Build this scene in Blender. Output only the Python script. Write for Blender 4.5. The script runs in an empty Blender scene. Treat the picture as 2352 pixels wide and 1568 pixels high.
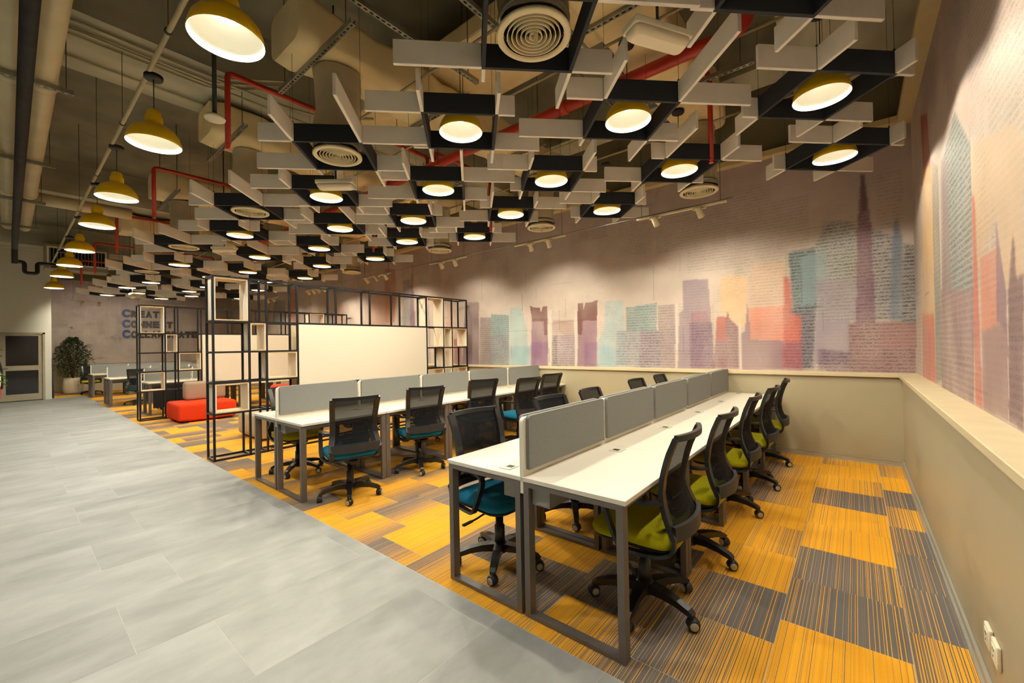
import bpy, bmesh, math, random
import numpy as np
from mathutils import Vector, Matrix
random.seed(7)
SC = bpy.context.scene
COL = SC.collection
PI = math.pi

# ------------------------------------------------------------------ camera, world, exposure
cam_d = bpy.data.cameras.new('camera'); cam = bpy.data.objects.new('camera', cam_d); COL.objects.link(cam)
yaw, pitch, roll = math.radians(-39.523), math.radians(0.51), math.radians(-1.078)
_f = Vector((math.sin(yaw)*math.cos(pitch), math.cos(yaw)*math.cos(pitch), math.sin(pitch)))
_r = Vector((math.cos(yaw), -math.sin(yaw), 0)); _u = _r.cross(_f)
_r2 = math.cos(roll)*_r + math.sin(roll)*_u; _u2 = -math.sin(roll)*_r + math.cos(roll)*_u
cam.matrix_world = Matrix(((_r2.x, _u2.x, -_f.x, -0.3808), (_r2.y, _u2.y, -_f.y, -6.3573), (_r2.z, _u2.z, -_f.z, 1.4469), (0, 0, 0, 1)))
cam_d.sensor_width = 36.0; cam_d.sensor_fit = 'HORIZONTAL'; cam_d.lens = 36.0*955.833/2352.0
cam_d.clip_start = 0.02; cam_d.clip_end = 100
SC.camera = cam
SC.view_settings.view_transform = 'Standard'; SC.view_settings.look = 'None'
SC.view_settings.exposure = 0.55; SC.view_settings.gamma = 1.0; SC.view_settings.use_curve_mapping = False
world = bpy.data.worlds.new('world'); SC.world = world; world.use_nodes = True
world.node_tree.nodes['Background'].inputs[0].default_value = (0.9, 0.93, 1.0, 1)
world.node_tree.nodes['Background'].inputs[1].default_value = 0.02
SC.cycles.max_bounces = 4; SC.cycles.diffuse_bounces = 4; SC.cycles.debug_use_spatial_splits = True; SC.cycles.adaptive_threshold = 0.15; SC.cycles.use_light_tree = False; SC.cycles.glossy_bounces = 2; SC.cycles.transmission_bounces = 1
SC.cycles.transparent_max_bounces = 6; SC.cycles.sample_clamp_indirect = 5.0
SC.cycles.caustics_reflective = False; SC.cycles.caustics_refractive = False
WARM = (1.0, 0.91, 0.72); NEUTRAL = (1.0, 0.98, 0.90)
P_BAFFLE = 46.0      # watts of each lamp in the baffles
P_PENDANT = 53.0     # watts of each walkway pendant
P_SPOT = 18.0        # watts of each track spot

# ------------------------------------------------------------------ materials
def lin(c):
    return tuple((v/255/12.92 if v <= 10 else ((v/255+0.055)/1.055)**2.4) for v in c)
MATS = {}
def mat(name, rgb, rough=0.6, metal=0.0, var=0.06, scale=8.0, bump=0.0, bscale=None, stretch=None, emit=None, spec=0.5):
    m = bpy.data.materials.new(name); m.use_nodes = True; MATS[name] = m
    nt = m.node_tree; b = nt.nodes['Principled BSDF']; c = lin(rgb)
    b.inputs['Roughness'].default_value = rough; b.inputs['Metallic'].default_value = metal
    b.inputs['Specular IOR Level'].default_value = spec
    tc = nt.nodes.new('ShaderNodeTexCoord'); n = nt.nodes.new('ShaderNodeTexNoise')
    n.inputs['Scale'].default_value = scale; n.inputs['Detail'].default_value = 2
    if stretch:
        mp = nt.nodes.new('ShaderNodeMapping'); mp.inputs['Scale'].default_value = stretch
        nt.links.new(tc.outputs['Object'], mp.inputs[0]); nt.links.new(mp.outputs[0], n.inputs['Vector'])
    else:
        nt.links.new(tc.outputs['Object'], n.inputs['Vector'])
    r = nt.nodes.new('ShaderNodeValToRGB')
    r.color_ramp.elements[0].position = 0.3; r.color_ramp.elements[1].position = 0.7
    r.color_ramp.elements[0].color = (*[v*(1-var) for v in c], 1); r.color_ramp.elements[1].color = (*[min(1, v*(1+var)) for v in c], 1)
    nt.links.new(n.outputs['Fac'], r.inputs[0]); nt.links.new(r.outputs[0], b.inputs['Base Color'])
    if bump:
        n2 = nt.nodes.new('ShaderNodeTexNoise'); n2.inputs['Scale'].default_value = bscale or scale*6; n2.inputs['Detail'].default_value = 2
        bp = nt.nodes.new('ShaderNodeBump'); bp.inputs['Strength'].default_value = bump; bp.inputs['Distance'].default_value = 0.01
        nt.links.new(tc.outputs['Object'], n2.inputs['Vector']); nt.links.new(n2.outputs['Fac'], bp.inputs['Height']); nt.links.new(bp.outputs[0], b.inputs['Normal'])
    if emit:
        b.inputs['Emission Color'].default_value = (*emit[0], 1); b.inputs['Emission Strength'].default_value = emit[1]
    return m
mat('dado_paint', (166, 156, 128), 0.45, var=0.03, scale=1.5, bump=0.03, bscale=120)
mat('ledge_wood', (202, 186, 150), 0.45, var=0.05, scale=3, stretch=(2, 2, 30))
mat('white_paint', (214, 212, 198), 0.6, var=0.03, scale=1.2)
mat('base_grey', (166, 158, 138), 0.4, var=0.04)
mat('alu_strip', (206, 208, 200), 0.3, 0.7, var=0.03)
mat('concrete', (120, 116, 96), 0.85, var=0.28, scale=1.6, bump=0.3, bscale=14)
mat('concrete_beam', (168, 164, 142), 0.85, var=0.3, scale=2.2, bump=0.35, bscale=20, stretch=(1, .3, 1))
mat('upper_wall', (118, 110, 84), 0.8, var=0.12, scale=1.5)
mat('cream_trim', (196, 178, 132), 0.6, var=0.05)
mat('grout', (196, 194, 182), 0.8, var=0.1, scale=20)
mat('desk_white', (228, 220, 204), 0.32, var=0.015, scale=2)
mat('desk_edge', (226, 214, 192), 0.4, var=0.02)
mat('taupe_steel', (112, 104, 97), 0.42, 0.25, var=0.04, scale=14)
mat('tray_grey', (150, 146, 142), 0.45, 0.2, var=0.03)
mat('socket_dark', (30, 30, 32), 0.4, var=0.1)
mat('screen_frame', (236, 228, 206), 0.4, var=0.02)
mat('screen_fabric', (132, 132, 128), 0.95, var=0.16, scale=180, bump=0.35, bscale=500, spec=0.2)
mat('black_plastic', (26, 26, 28), 0.42, var=0.12, scale=12)
mat('black_satin', (28, 28, 30), 0.3, var=0.1, scale=20)
mat('charcoal', (44, 43, 44), 0.5, var=0.1, scale=30)
mat('wheel_rim', (176, 172, 150), 0.5, var=0.05)
mat('chrome', (190, 190, 188), 0.2, 1.0, var=0.03)
mat('seat_teal', (28, 112, 142), 0.95, var=0.14, scale=160, bump=0.3, bscale=500, spec=0.2)
mat('seat_lime', (172, 166, 12), 0.95, var=0.14, scale=160, bump=0.3, bscale=500, spec=0.2)
mat('black_steel', (24, 22, 24), 0.45, 0.3, var=0.1, scale=10)
mat('birch', (208, 180, 134), 0.55, var=0.09, scale=5, stretch=(6, 6, .6))
mat('birch_pale', (222, 208, 184), 0.5, var=0.06, scale=5, stretch=(6, 6, .6))
mat('whiteboard', (226, 216, 196), 0.28, var=0.015, scale=1)
mat('panel_cream', (208, 190, 156), 0.5, var=0.03, scale=1)
mat('navy_board', (24, 30, 40), 0.7, var=0.15, scale=40)
mat('light_board', (240, 234, 224), 0.75, var=0.04, scale=5)
mat('yellow_enamel', (240, 198, 22), 0.28, var=0.05, scale=3)
mat('lamp_white', (250, 248, 232), 0.5, var=0.01)
mat('bulb', (255, 250, 235), 0.3, var=0.01, emit=((1.0, 0.95, 0.85), 5.0))
mat('vent_white', (226, 212, 172), 0.45, var=0.03)
mat('dark_void', (14, 13, 12), 0.9, var=0.1)
mat('duct_wrap', (240, 218, 166), 0.75, var=0.14, scale=2.5, bump=0.6, bscale=7)
mat('duct_cloth', (190, 174, 142), 0.9, var=0.16, scale=3, bump=0.5, bscale=9)
mat('galvanised', (150, 148, 132), 0.4, 0.6, var=0.12, scale=14)
mat('conduit_cream', (176, 164, 128), 0.55, var=0.08, scale=6)
mat('white_pipe', (206, 190, 152), 0.4, var=0.08, scale=3)
mat('black_tray', (40, 38, 36), 0.7, var=0.3, scale=9)
mat('red_pipe', (178, 42, 20), 0.38, var=0.12, scale=4)
mat('red_head', (220, 60, 40), 0.4, var=0.05)
mat('track_white', (216, 202, 168), 0.45, var=0.03)
mat('spot_glow', (255, 244, 220), 0.4, var=0.01, emit=((1.0, 0.9, 0.7), 12.0))
mat('steel_wire', (70, 68, 60), 0.5, 0.6, var=0.05)
mat('sofa_red', (222, 62, 22), 0.9, var=0.07, scale=90, bump=0.2, bscale=400, spec=0.2)
mat('sofa_grey', (164, 144, 120), 0.95, var=0.08, scale=90, bump=0.25, bscale=400, spec=0.2)
mat('sofa_cream', (196, 176, 146), 0.95, var=0.06, scale=90, bump=0.25, bscale=400, spec=0.2)
mat('letter_blue', (24, 56, 124), 0.45, var=0.05)
mat('letter_dark', (74, 66, 56), 0.5, var=0.08)
mat('pot_white', (214, 198, 166), 0.55, var=0.08, scale=5)
mat('soil', (48, 36, 26), 0.95, var=0.3, scale=40)
mat('leaf_dark', (44, 62, 22), 0.5, var=0.35, scale=6)
mat('leaf_green', (92, 148, 36), 0.45, var=0.25, scale=9)
mat('bark', (84, 66, 44), 0.9, var=0.2, scale=20)
mat('ext_red', (206, 26, 22), 0.3, var=0.04)
mat('door_frame', (166, 156, 132), 0.5, var=0.05)
mat('plate_white', (230, 222, 196), 0.35, var=0.02)
mat('emergency_lens', (240, 226, 196), 0.35, var=0.02)
mat('led_green', (40, 255, 90), 0.4, var=0.02, emit=((0.1, 1.0, 0.3), 6.0))
mat('tan_tag', (220, 206, 176), 0.7, var=0.05)
mat('bulkhead', (150, 140, 116), 0.6, var=0.12, scale=3)
mat('modesty', (26, 26, 28), 0.6, var=0.12, scale=10)

def nodes(name):
    m = bpy.data.materials.new(name); m.use_nodes = True; MATS[name] = m
    return m.node_tree, m.node_tree.nodes['Principled BSDF']
def NN(nt, typ, **kw):
    n = nt.nodes.new(typ)
    for k, v in kw.items():
        if k in n.inputs.keys(): n.inputs[k].default_value = v
        else: setattr(n, k, v)
    return n
def math_(nt, op, a, b=None, c=None):
    n = nt.nodes.new('ShaderNodeMath'); n.operation = op
    for i, v in enumerate((a, b, c)):
        if v is None: continue
        if isinstance(v, (int, float)): n.inputs[i].default_value = v
        else: nt.links.new(v, n.inputs[i])
    return n.outputs[0]
def mixc(nt, fac, a, b):
    n = nt.nodes.new('ShaderNodeMix'); n.data_type = 'RGBA'
    for s, v in ((n.inputs[0], fac), (n.inputs[6], a), (n.inputs[7], b)):
        if isinstance(v, tuple): s.default_value = (*v, 1)
        elif isinstance(v, (int, float)): s.default_value = v
        else: nt.links.new(v, s)
    return n.outputs[2]

# carpet tile: lengthwise yarn stripes, each tile cut from another place of the roll
nt, b = nodes('carpet')
tc = NN(nt, 'ShaderNodeTexCoord'); oi = NN(nt, 'ShaderNodeObjectInfo'); sx = NN(nt, 'ShaderNodeSeparateXYZ')
nt.links.new(tc.outputs['Object'], sx.inputs[0])
X = sx.outputs[0]; RND = oi.outputs['Random']
ph = math_(nt, 'MULTIPLY_ADD', RND, 29.0, math_(nt, 'MULTIPLY', X, 3.1))
d = math_(nt, 'MULTIPLY_ADD', math_(nt, 'SINE', ph), 0.5, 0.5)
d = math_(nt, 'POWER', d, 2.0)
w1 = math_(nt, 'MULTIPLY_ADD', X, 190.0, math_(nt, 'MULTIPLY', RND, 517.0))
n1 = NN(nt, 'ShaderNodeTexNoise', noise_dimensions='1D'); n1.inputs['Scale'].default_value = 1.0; n1.inputs['Detail'].default_value = 3.0
nt.links.new(w1, n1.inputs['W'])
thr = math_(nt, 'MULTIPLY_ADD', d, 0.29, 0.35)
g = math_(nt, 'SMOOTHSTEP' if False else 'SUBTRACT', thr, n1.outputs['Fac'])
g = math_(nt, 'MULTIPLY_ADD', g, 22.0, 0.5)
gc = NN(nt, 'ShaderNodeClamp'); nt.links.new(g, gc.inputs[0])
w2 = math_(nt, 'MULTIPLY_ADD', X, 60.0, math_(nt, 'MULTIPLY', RND, 211.0))
n2 = NN(nt, 'ShaderNodeTexNoise', noise_dimensions='1D'); n2.inputs['Scale'].default_value = 1.0; nt.links.new(w2, n2.inputs['W'])
yel = mixc(nt, math_(nt, 'MULTIPLY', n2.outputs['Fac'], 0.9), lin((242, 182, 56)), lin((232, 154, 30)))
gry = mixc(nt, n2.outputs['Fac'], lin((98, 96, 98)), lin((120, 116, 112)))
base = mixc(nt, gc.outputs[0], yel, gry)
pile = NN(nt, 'ShaderNodeTexNoise'); pile.inputs['Scale'].default_value = 260; nt.links.new(tc.outputs['Object'], pile.inputs['Vector'])
hs = NN(nt, 'ShaderNodeHueSaturation'); nt.links.new(base, hs.inputs['Color']); nt.links.new(math_(nt, 'MULTIPLY_ADD', pile.outputs['Fac'], 0.5, 0.75), hs.inputs['Value'])
nt.links.new(hs.outputs[0], b.inputs['Base Color']); b.inputs['Roughness'].default_value = 0.95; b.inputs['Specular IOR Level'].default_value = 0.1
bp = NN(nt, 'ShaderNodeBump'); bp.inputs['Strength'].default_value = 0.4; bp.inputs['Distance'].default_value = 0.004
nt.links.new(pile.outputs['Fac'], bp.inputs['Height']); nt.links.new(bp.outputs[0], b.inputs['Normal'])

# porcelain floor tile: cloudy grey with a satin glaze
nt, b = nodes('porcelain')
tc = NN(nt, 'ShaderNodeTexCoord'); oi = NN(nt, 'ShaderNodeObjectInfo')
add = NN(nt, 'ShaderNodeVectorMath', operation='ADD'); nt.links.new(tc.outputs['Object'], add.inputs[0])
cmb = NN(nt, 'ShaderNodeCombineXYZ'); nt.links.new(math_(nt, 'MULTIPLY', oi.outputs['Random'], 37.0), cmb.inputs[2]); nt.links.new(cmb.outputs[0], add.inputs[1])
mp = NN(nt, 'ShaderNodeMapping'); mp.inputs['Scale'].default_value = (1.6, 0.7, 1); nt.links.new(add.outputs[0], mp.inputs[0])
n1 = NN(nt, 'ShaderNodeTexNoise'); n1.inputs['Scale'].default_value = 2.2; n1.inputs['Detail'].default_value = 5; n1.inputs['Roughness'].default_value = 0.62; nt.links.new(mp.outputs[0], n1.inputs['Vector'])
r = NN(nt, 'ShaderNodeValToRGB'); r.color_ramp.elements[0].position = 0.3; r.color_ramp.elements[1].position = 0.72
r.color_ramp.elements[0].color = (*lin((142, 143, 137)), 1); r.color_ramp.elements[1].color = (*lin((172, 173, 168)), 1); nt.links.new(n1.outputs['Fac'], r.inputs[0])
hs = NN(nt, 'ShaderNodeHueSaturation'); nt.links.new(r.outputs[0], hs.inputs['Color']); nt.links.new(math_(nt, 'MULTIPLY_ADD', oi.outputs['Random'], 0.10, 0.95), hs.inputs['Value'])
nt.links.new(hs.outputs[0], b.inputs['Base Color'])
n3 = NN(nt, 'ShaderNodeTexNoise'); n3.inputs['Scale'].default_value = 60; nt.links.new(tc.outputs['Object'], n3.inputs['Vector'])
nt.links.new(math_(nt, 'MULTIPLY_ADD', n3.outputs['Fac'], 0.16, 0.44), b.inputs['Roughness'])
b.inputs['Specular IOR Level'].default_value = 0.45

# woven seat-back mesh: half the light goes through
nt, b = nodes('chair_mesh')
b.inputs['Base Color'].default_value = (*lin((15, 15, 17)), 1); b.inputs['Roughness'].default_value = 0.8; b.inputs['Specular IOR Level'].default_value = 0.2
tr = NN(nt, 'ShaderNodeBsdfTransparent'); mx = NN(nt, 'ShaderNodeMixShader'); out = nt.nodes['Material Output']
tc = NN(nt, 'ShaderNodeTexCoord'); wv = NN(nt, 'ShaderNodeTexWave'); wv.bands_direction = 'Z'; wv.inputs['Scale'].default_value = 90; nt.links.new(tc.outputs['Object'], wv.inputs['Vector'])
nt.links.new(math_(nt, 'MULTIPLY_ADD', wv.outputs['Fac'], 0.10, 0.86), mx.inputs[0])
nt.links.new(tr.outputs[0], mx.inputs[1]); nt.links.new(b.outputs[0], mx.inputs[2]); nt.links.new(mx.outputs[0], out.inputs['Surface'])

# dark door glass
nt, b = nodes('door_glass')
b.inputs['Base Color'].default_value = (0.012, 0.010, 0.010, 1); b.inputs['Roughness'].default_value = 0.06
n1 = NN(nt, 'ShaderNodeTexNoise'); n1.inputs['Scale'].default_value = 1.5; bp = NN(nt, 'ShaderNodeBump'); bp.inputs['Strength'].default_value = 0.02
nt.links.new(n1.outputs['Fac'], bp.inputs['Height']); nt.links.new(bp.outputs[0], b.inputs['Normal'])

# printed mural: washes of colour from the print, ink handwriting drawn by stretched noise
nt, b = nodes('mural_print')
at = NN(nt, 'ShaderNodeAttribute'); at.attribute_name = 'paint'
tc = NN(nt, 'ShaderNodeTexCoord')
def strokes(scale, stretch, cut, rows):
    mp = NN(nt, 'ShaderNodeMapping'); mp.inputs['Scale'].default_value = stretch; nt.links.new(tc.outputs['Object'], mp.inputs[0])
    n = NN(nt, 'ShaderNodeTexNoise'); n.inputs['Scale'].default_value = scale; n.inputs['Detail'].default_value = 3; n.inputs['Distortion'].default_value = 1.2; nt.links.new(mp.outputs[0], n.inputs['Vector'])
    s = NN(nt, 'ShaderNodeSeparateXYZ'); nt.links.new(tc.outputs['Object'], s.inputs[0])
    row = math_(nt, 'SINE', math_(nt, 'MULTIPLY', s.outputs[2], rows))
    row = math_(nt, 'MULTIPLY_ADD', row, 0.5, 0.5)
    v = math_(nt, 'ABSOLUTE', math_(nt, 'SUBTRACT', n.outputs['Fac'], 0.5))
    v = math_(nt, 'LESS_THAN', v, cut)
    return math_(nt, 'MULTIPLY', v, math_(nt, 'GREATER_THAN', row, 0.35))
big = NN(nt, 'ShaderNodeTexNoise'); big.inputs['Scale'].default_value = 1.7; big.inputs['Detail'].default_value = 3; nt.links.new(tc.outputs['Object'], big.inputs['Vector'])
faint = math_(nt, 'MULTIPLY', strokes(40, (1, 1, 2.2), 0.022, 190), math_(nt, 'GREATER_THAN', big.outputs['Fac'], 0.56))
bold = math_(nt, 'MULTIPLY', strokes(26, (1.1, 1.1, 2.4), 0.06, 150), at.outputs['Alpha'])
wash = NN(nt, 'ShaderNodeTexNoise'); wash.inputs['Scale'].default_value = 2.6; wash.inputs['Detail'].default_value = 6; nt.links.new(tc.outputs['Object'], wash.inputs['Vector'])
hs = NN(nt, 'ShaderNodeHueSaturation'); nt.links.new(at.outputs['Color'], hs.inputs['Color'])
nt.links.new(math_(nt, 'MULTIPLY_ADD', wash.outputs['Fac'], 0.44, 0.78), hs.inputs['Value'])
c1 = mixc(nt, math_(nt, 'MULTIPLY', faint, 0.5), hs.outputs[0], lin((110, 96, 96)))
c2 = mixc(nt, math_(nt, 'MULTIPLY', bold, 0.75), c1, lin((50, 46, 54)))
nt.links.new(c2, b.inputs['Base Color']); b.inputs['Roughness'].default_value = 0.6; b.inputs['Specular IOR Level'].default_value = 0.3

# ------------------------------------------------------------------ mesh helpers
class MB:
    def __init__(s): s.v = []; s.f = []; s.sm = []
    def add(s, vs, fs, smooth=False):
        o = len(s.v); s.v += [tuple(p) for p in vs]
        for f in fs: s.f.append(tuple(i+o for i in f)); s.sm.append(smooth)
        return s
    def box(s, x0, y0, z0, x1, y1, z1):
        vs = [(x0,y0,z0),(x1,y0,z0),(x1,y1,z0),(x0,y1,z0),(x0,y0,z1),(x1,y0,z1),(x1,y1,z1),(x0,y1,z1)]
        return s.add(vs, [(0,3,2,1),(4,5,6,7),(0,1,5,4),(1,2,6,5),(2,3,7,6),(3,0,4,7)])
    def rbox(s, x0, y0, z0, x1, y1, z1, r=0.01, seg=2):
        bm = bmesh.new(); bmesh.ops.create_cube(bm, size=1)
        for v in bm.verts:
            v.co = Vector((x0 if v.co.x < 0 else x1, y0 if v.co.y < 0 else y1, z0 if v.co.z < 0 else z1))
        bmesh.ops.bevel(bm, geom=bm.edges[:], offset=r, segments=seg, profile=0.5, affect='EDGES')
        bm.verts.index_update()
        s.add([v.co[:] for v in bm.verts], [[v.index for v in f.verts] for f in bm.faces], seg > 1); bm.free(); return s
    def lathe(s, prof, n=24, c=(0,0,0), axis='z', smooth=True, a0=0.0, a1=2*PI):
        full = abs(a1-a0-2*PI) < 1e-6; m = n if full else n+1; vs = []
        for r, h in prof:
            for i in range(m):
                a = a0+(a1-a0)*i/n; p = (r*math.cos(a), r*math.sin(a), h)
                if axis == 'y': p = (p[0], p[2], p[1])
                if axis == 'x': p = (p[2], p[0], p[1])
                vs.append((p[0]+c[0], p[1]+c[1], p[2]+c[2]))
        fs = []
        for j in range(len(prof)-1):
            for i in range(n):
                k = (i+1) % m
                fs.append((j*m+i, j*m+k, (j+1)*m+k, (j+1)*m+i))
        return s.add(vs, fs, smooth)
    def tube(s, pts, r, n=8, cap=True, smooth=True):
        pts = [Vector(p) for p in pts]; rs = r if isinstance(r, (list, tuple)) else [r]*len(pts)
        t0 = (pts[1]-pts[0]).normalized(); up = Vector((0,0,1)) if abs(t0.z) < 0.9 else Vector((1,0,0))
        side = t0.cross(up).normalized(); vs = []
        for i, p in enumerate(pts):
            a = pts[max(i-1,0)]; b_ = pts[min(i+1,len(pts)-1)]; t = (b_-a).normalized()
            side = (side - t*side.dot(t)).normalized(); nn = t.cross(side)
            for k in range(n):
                an = 2*PI*k/n; vs.append(p + (side*math.cos(an)+nn*math.sin(an))*rs[i])
        fs = [(i*n+k, i*n+(k+1) % n, (i+1)*n+(k+1) % n, (i+1)*n+k) for i in range(len(pts)-1) for k in range(n)]
        s.add(vs, fs, smooth)
        if cap:
            o = len(s.v)-len(vs)
            s.f.append(tuple(o+k for k in range(n-1,-1,-1))); s.sm.append(False)
            s.f.append(tuple(o+(len(pts)-1)*n+k for k in range(n))); s.sm.append(False)
        return s
    def sweep(s, pts, side, w, h, smooth=True):
        # rectangular bar along pts; w measured along `side`, h across it; w, h may be lists
        pts = [Vector(p) for p in pts]; side = Vector(side).normalized(); vs = []; n = len(pts)
        ws = w if isinstance(w, (list, tuple)) else [w]*n; hs = h if isinstance(h, (list, tuple)) else [h]*n
        for i, p in enumerate(pts):
            t = (pts[min(i+1,n-1)]-pts[max(i-1,0)]).normalized(); sd = (side-t*side.dot(t)).normalized(); nn = t.cross(sd)
            for a, b_ in ((-1,-1),(1,-1),(1,1),(-1,1)): vs.append(p+sd*(a*ws[i]/2)+nn*(b_*hs[i]/2))
        fs = [(i*4+k, i*4+(k+1) % 4, (i+1)*4+(k+1) % 4, (i+1)*4+k) for i in range(n-1) for k in range(4)]
        return s.add(vs, fs+[(3,2,1,0), tuple((n-1)*4+k for k in range(4))], False)
    def prism(s, poly, z0, z1, axis='z'):
        n = len(poly)
        def q(p, h): return {'z': (p[0],p[1],h), 'x': (h,p[0],p[1]), 'y': (p[0],h,p[1])}[axis]
        vs = [q(p,z0) for p in poly]+[q(p,z1) for p in poly]
        return s.add(vs, [tuple(range(n-1,-1,-1)), tuple(range(n,2*n))]+[(i,(i+1) % n,n+(i+1) % n,n+i) for i in range(n)])
    def grid(s, fn, nu, nv, smooth=True):
        vs = [fn(i/nu, j/nv) for j in range(nv+1) for i in range(nu+1)]
        fs = [(j*(nu+1)+i, j*(nu+1)+i+1, (j+1)*(nu+1)+i+1, (j+1)*(nu+1)+i) for j in range(nv) for i in range(nu)]
        return s.add(vs, fs, smooth)
    def mesh(s, name, m):
        me = bpy.data.meshes.new(name); me.from_pydata(s.v, [], s.f); me.polygons.foreach_set('use_smooth', s.sm)
        bm = bmesh.new(); bm.from_mesh(me); bmesh.ops.recalc_face_normals(bm, faces=bm.faces[:]); bm.to_mesh(me); bm.free()
        me.materials.append(MATS[m]); me.update(); return me
def rrect(w, h, r, n=5, c=(0,0)):
    out = []
    for cx, cy, a in ((w/2-r,h/2-r,0),(-w/2+r,h/2-r,90),(-w/2+r,-h/2+r,180),(w/2-r,-h/2+r,270)):
        for i in range(n+1):
            t = math.radians(a+90*i/n); out.append((c[0]+cx+r*math.cos(t), c[1]+cy+r*math.sin(t)))
    return out
def loft(layers):                                   # layers: list of (outline2d, z) with equal counts; capped
    mb = MB(); n = len(layers[0][0]); vs = []
    for poly, z in layers: vs += [(p[0],p[1],z) for p in poly]
    fs = [(j*n+i, j*n+(i+1) % n, (j+1)*n+(i+1) % n, (j+1)*n+i) for j in range(len(layers)-1) for i in range(n)]
    mb.add(vs, fs, True); o = len(layers)-1
    mb.f.append(tuple(range(n-1,-1,-1))); mb.sm.append(False); mb.f.append(tuple(o*n+i for i in range(n))); mb.sm.append(True)
    return mb
def smooth_path(pts, n=4):                          # Catmull-Rom
    p = [Vector(q) for q in pts]; out = []
    for i in range(len(p)-1):
        a = p[max(i-1,0)]; b_ = p[i]; c = p[i+1]; d_ = p[min(i+2,len(p)-1)]
        for k in range(n):
            t = k/n; out.append(0.5*((2*b_)+(c-a)*t+(2*a-5*b_+4*c-d_)*t*t+(3*b_-a-3*c+d_)*t**3))
    return out+[p[-1]]
def fillet(pts, r=0.08, n=4):
    p = [Vector(q) for q in pts]; out = [p[0]]
    for i in range(1, len(p)-1):
        a = p[i]+(p[i-1]-p[i]).normalized()*r; c = p[i]+(p[i+1]-p[i]).normalized()*r
        for k in range(n+1):
            t = k/n; out.append(a*(1-t)**2+p[i]*2*t*(1-t)+c*t*t)
    return out+[p[-1]]
def ob(name, me, parent=None, loc=(0,0,0), rz=0.0, rot=None):
    o = bpy.data.objects.new(name, me); COL.objects.link(o); o.location = loc
    o.rotation_euler = rot if rot else (0,0,rz)
    if parent: o.parent = parent
    return o
def B(name, mb, m, parent=None, loc=(0,0,0), rz=0.0, rot=None):
    return ob(name, mb.mesh(name, m), parent, loc, rz, rot)
def tag(o, label, cat, group=None):
    o['label'] = label; o['category'] = cat
    if group: o['group'] = group
    return o
def thing(name, label, cat, loc=(0,0,0), rz=0.0, group=None):
    return tag(ob(name, None, None, loc, rz), label, cat, group)
def struct(name, mb, m, label=None, parent=None):
    o = B(name, mb, m, parent)
    if not parent: o['kind'] = 'structure'
    if label: o['label'] = label
    return o
def copy_tree(o, parent=None):
    c = o.copy(); COL.objects.link(c)
    if parent: c.parent = parent
    for ch in list(o.children): copy_tree(ch, c)
    return c
USED = set()
def place(proto, loc, rz, label, cat=None, group=None):
    if proto.name not in USED: USED.add(proto.name); o = proto
    else: o = copy_tree(proto)
    o.location = loc; o.rotation_euler = (0,0,rz); o['label'] = label
    if cat: o['category'] = cat
    if group: o['group'] = group
    return o
ORD = ['first','second','third','fourth','fifth','sixth','seventh','eighth','ninth','tenth','eleventh','twelfth','thirteenth','fourteenth','fifteenth','sixteenth']

# ------------------------------------------------------------------ the setting
YE = -4.69                       # carpet edge
XF = -23.0                       # far lettered wall
XD = -20.3                       # wall with the door
ZC = 5.0                         # slab
floor = struct('floor', MB().box(-24,-9.6,-0.2,0.3,0.3,-0.0014), 'grout', 'floor of grey porcelain tiles along the walkway and striped carpet tiles')
# carpet tiles 0.5 x 0.5 m, columns staggered by about half a tile
cm = {}
def tile(name, x0, x1, y0, y1, z, t, m, gap):
    k = (name, round(x1-x0,3), round(y1-y0,3))
    if k not in cm:
        w, l = (x1-x0-gap)/2, (y1-y0-gap)/2; e = 0.002 if m == 'carpet' else 0.0006
        mb = MB(); vs = []
        for (a, c, h) in ((w,l,-t),(w,l,-e),(w-e,l-e,0)):
            vs += [(-a,-c,h),(a,-c,h),(a,c,h),(-a,c,h)]
        fs = [(i,(i+1) % 4,4+(i+1) % 4,4+i) for i in range(4)]+[(4+i,4+(i+1) % 4,8+(i+1) % 4,8+i) for i in range(4)]+[(8,9,10,11)]
        mb.add(vs, fs); cm[k] = mb.mesh(name, m)
    return ob(name, cm[k], floor, ((x0+x1)/2, (y0+y1)/2, z))
carpet = []
for c in range(-1, 46):
    xr = -0.21-0.5*c; xl = max(xr-0.5, XF+0.02); xr = min(xr, 0.0)
    if xr-xl < 0.05: continue
    lo = YE if xr > -20.6 else -5.45
    off = -0.31 if c % 2 == 0 else -0.035
    edges = [0.0]+[off-0.5*j for j in range(0, 12) if off-0.5*j > lo+0.04 and off-0.5*j < -0.04]+[lo]
    for a, b_ in zip(edges[:-1], edges[1:]): carpet.append((xl, xr, b_, a))
carpet.sort(key=lambda q: (q[1]+.4)**2+((q[2]+q[3])/2+6.3)**2)
for q in carpet[:300]: tile('carpet_tile', q[0], q[1], q[2], q[3], 0.0, 0.011, 'carpet', 0.001)
rest = MB()
for q in carpet[300:]: rest.box(q[0]+.0005, q[2]+.0005, -0.011, q[1]-.0005, q[3]-.0005, 0.0)
ro = B('carpet_tile_field', rest, 'carpet', floor); ro['kind'] = 'stuff'
# porcelain tiles 0.6 x 1.17 m
for k in range(-7, 30):
    x1 = -3.07-0.602*k; x0 = x1-0.602; x1 = min(x1, 0.0)
    if x1-x0 < 0.05 or x0 < XD-0.4: continue
    off = -4.80 if k % 2 == 0 else -5.66
    es = [YE]+[off+1.17-1.17*j for j in range(0, 6) if off+1.17-1.17*j < YE-0.04]
    for a, b_ in zip(es[:-1], es[1:]): tile('porcelain_tile', x0, x1, b_, a, -0.001, 0.011, 'porcelain', 0.0016)

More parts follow.
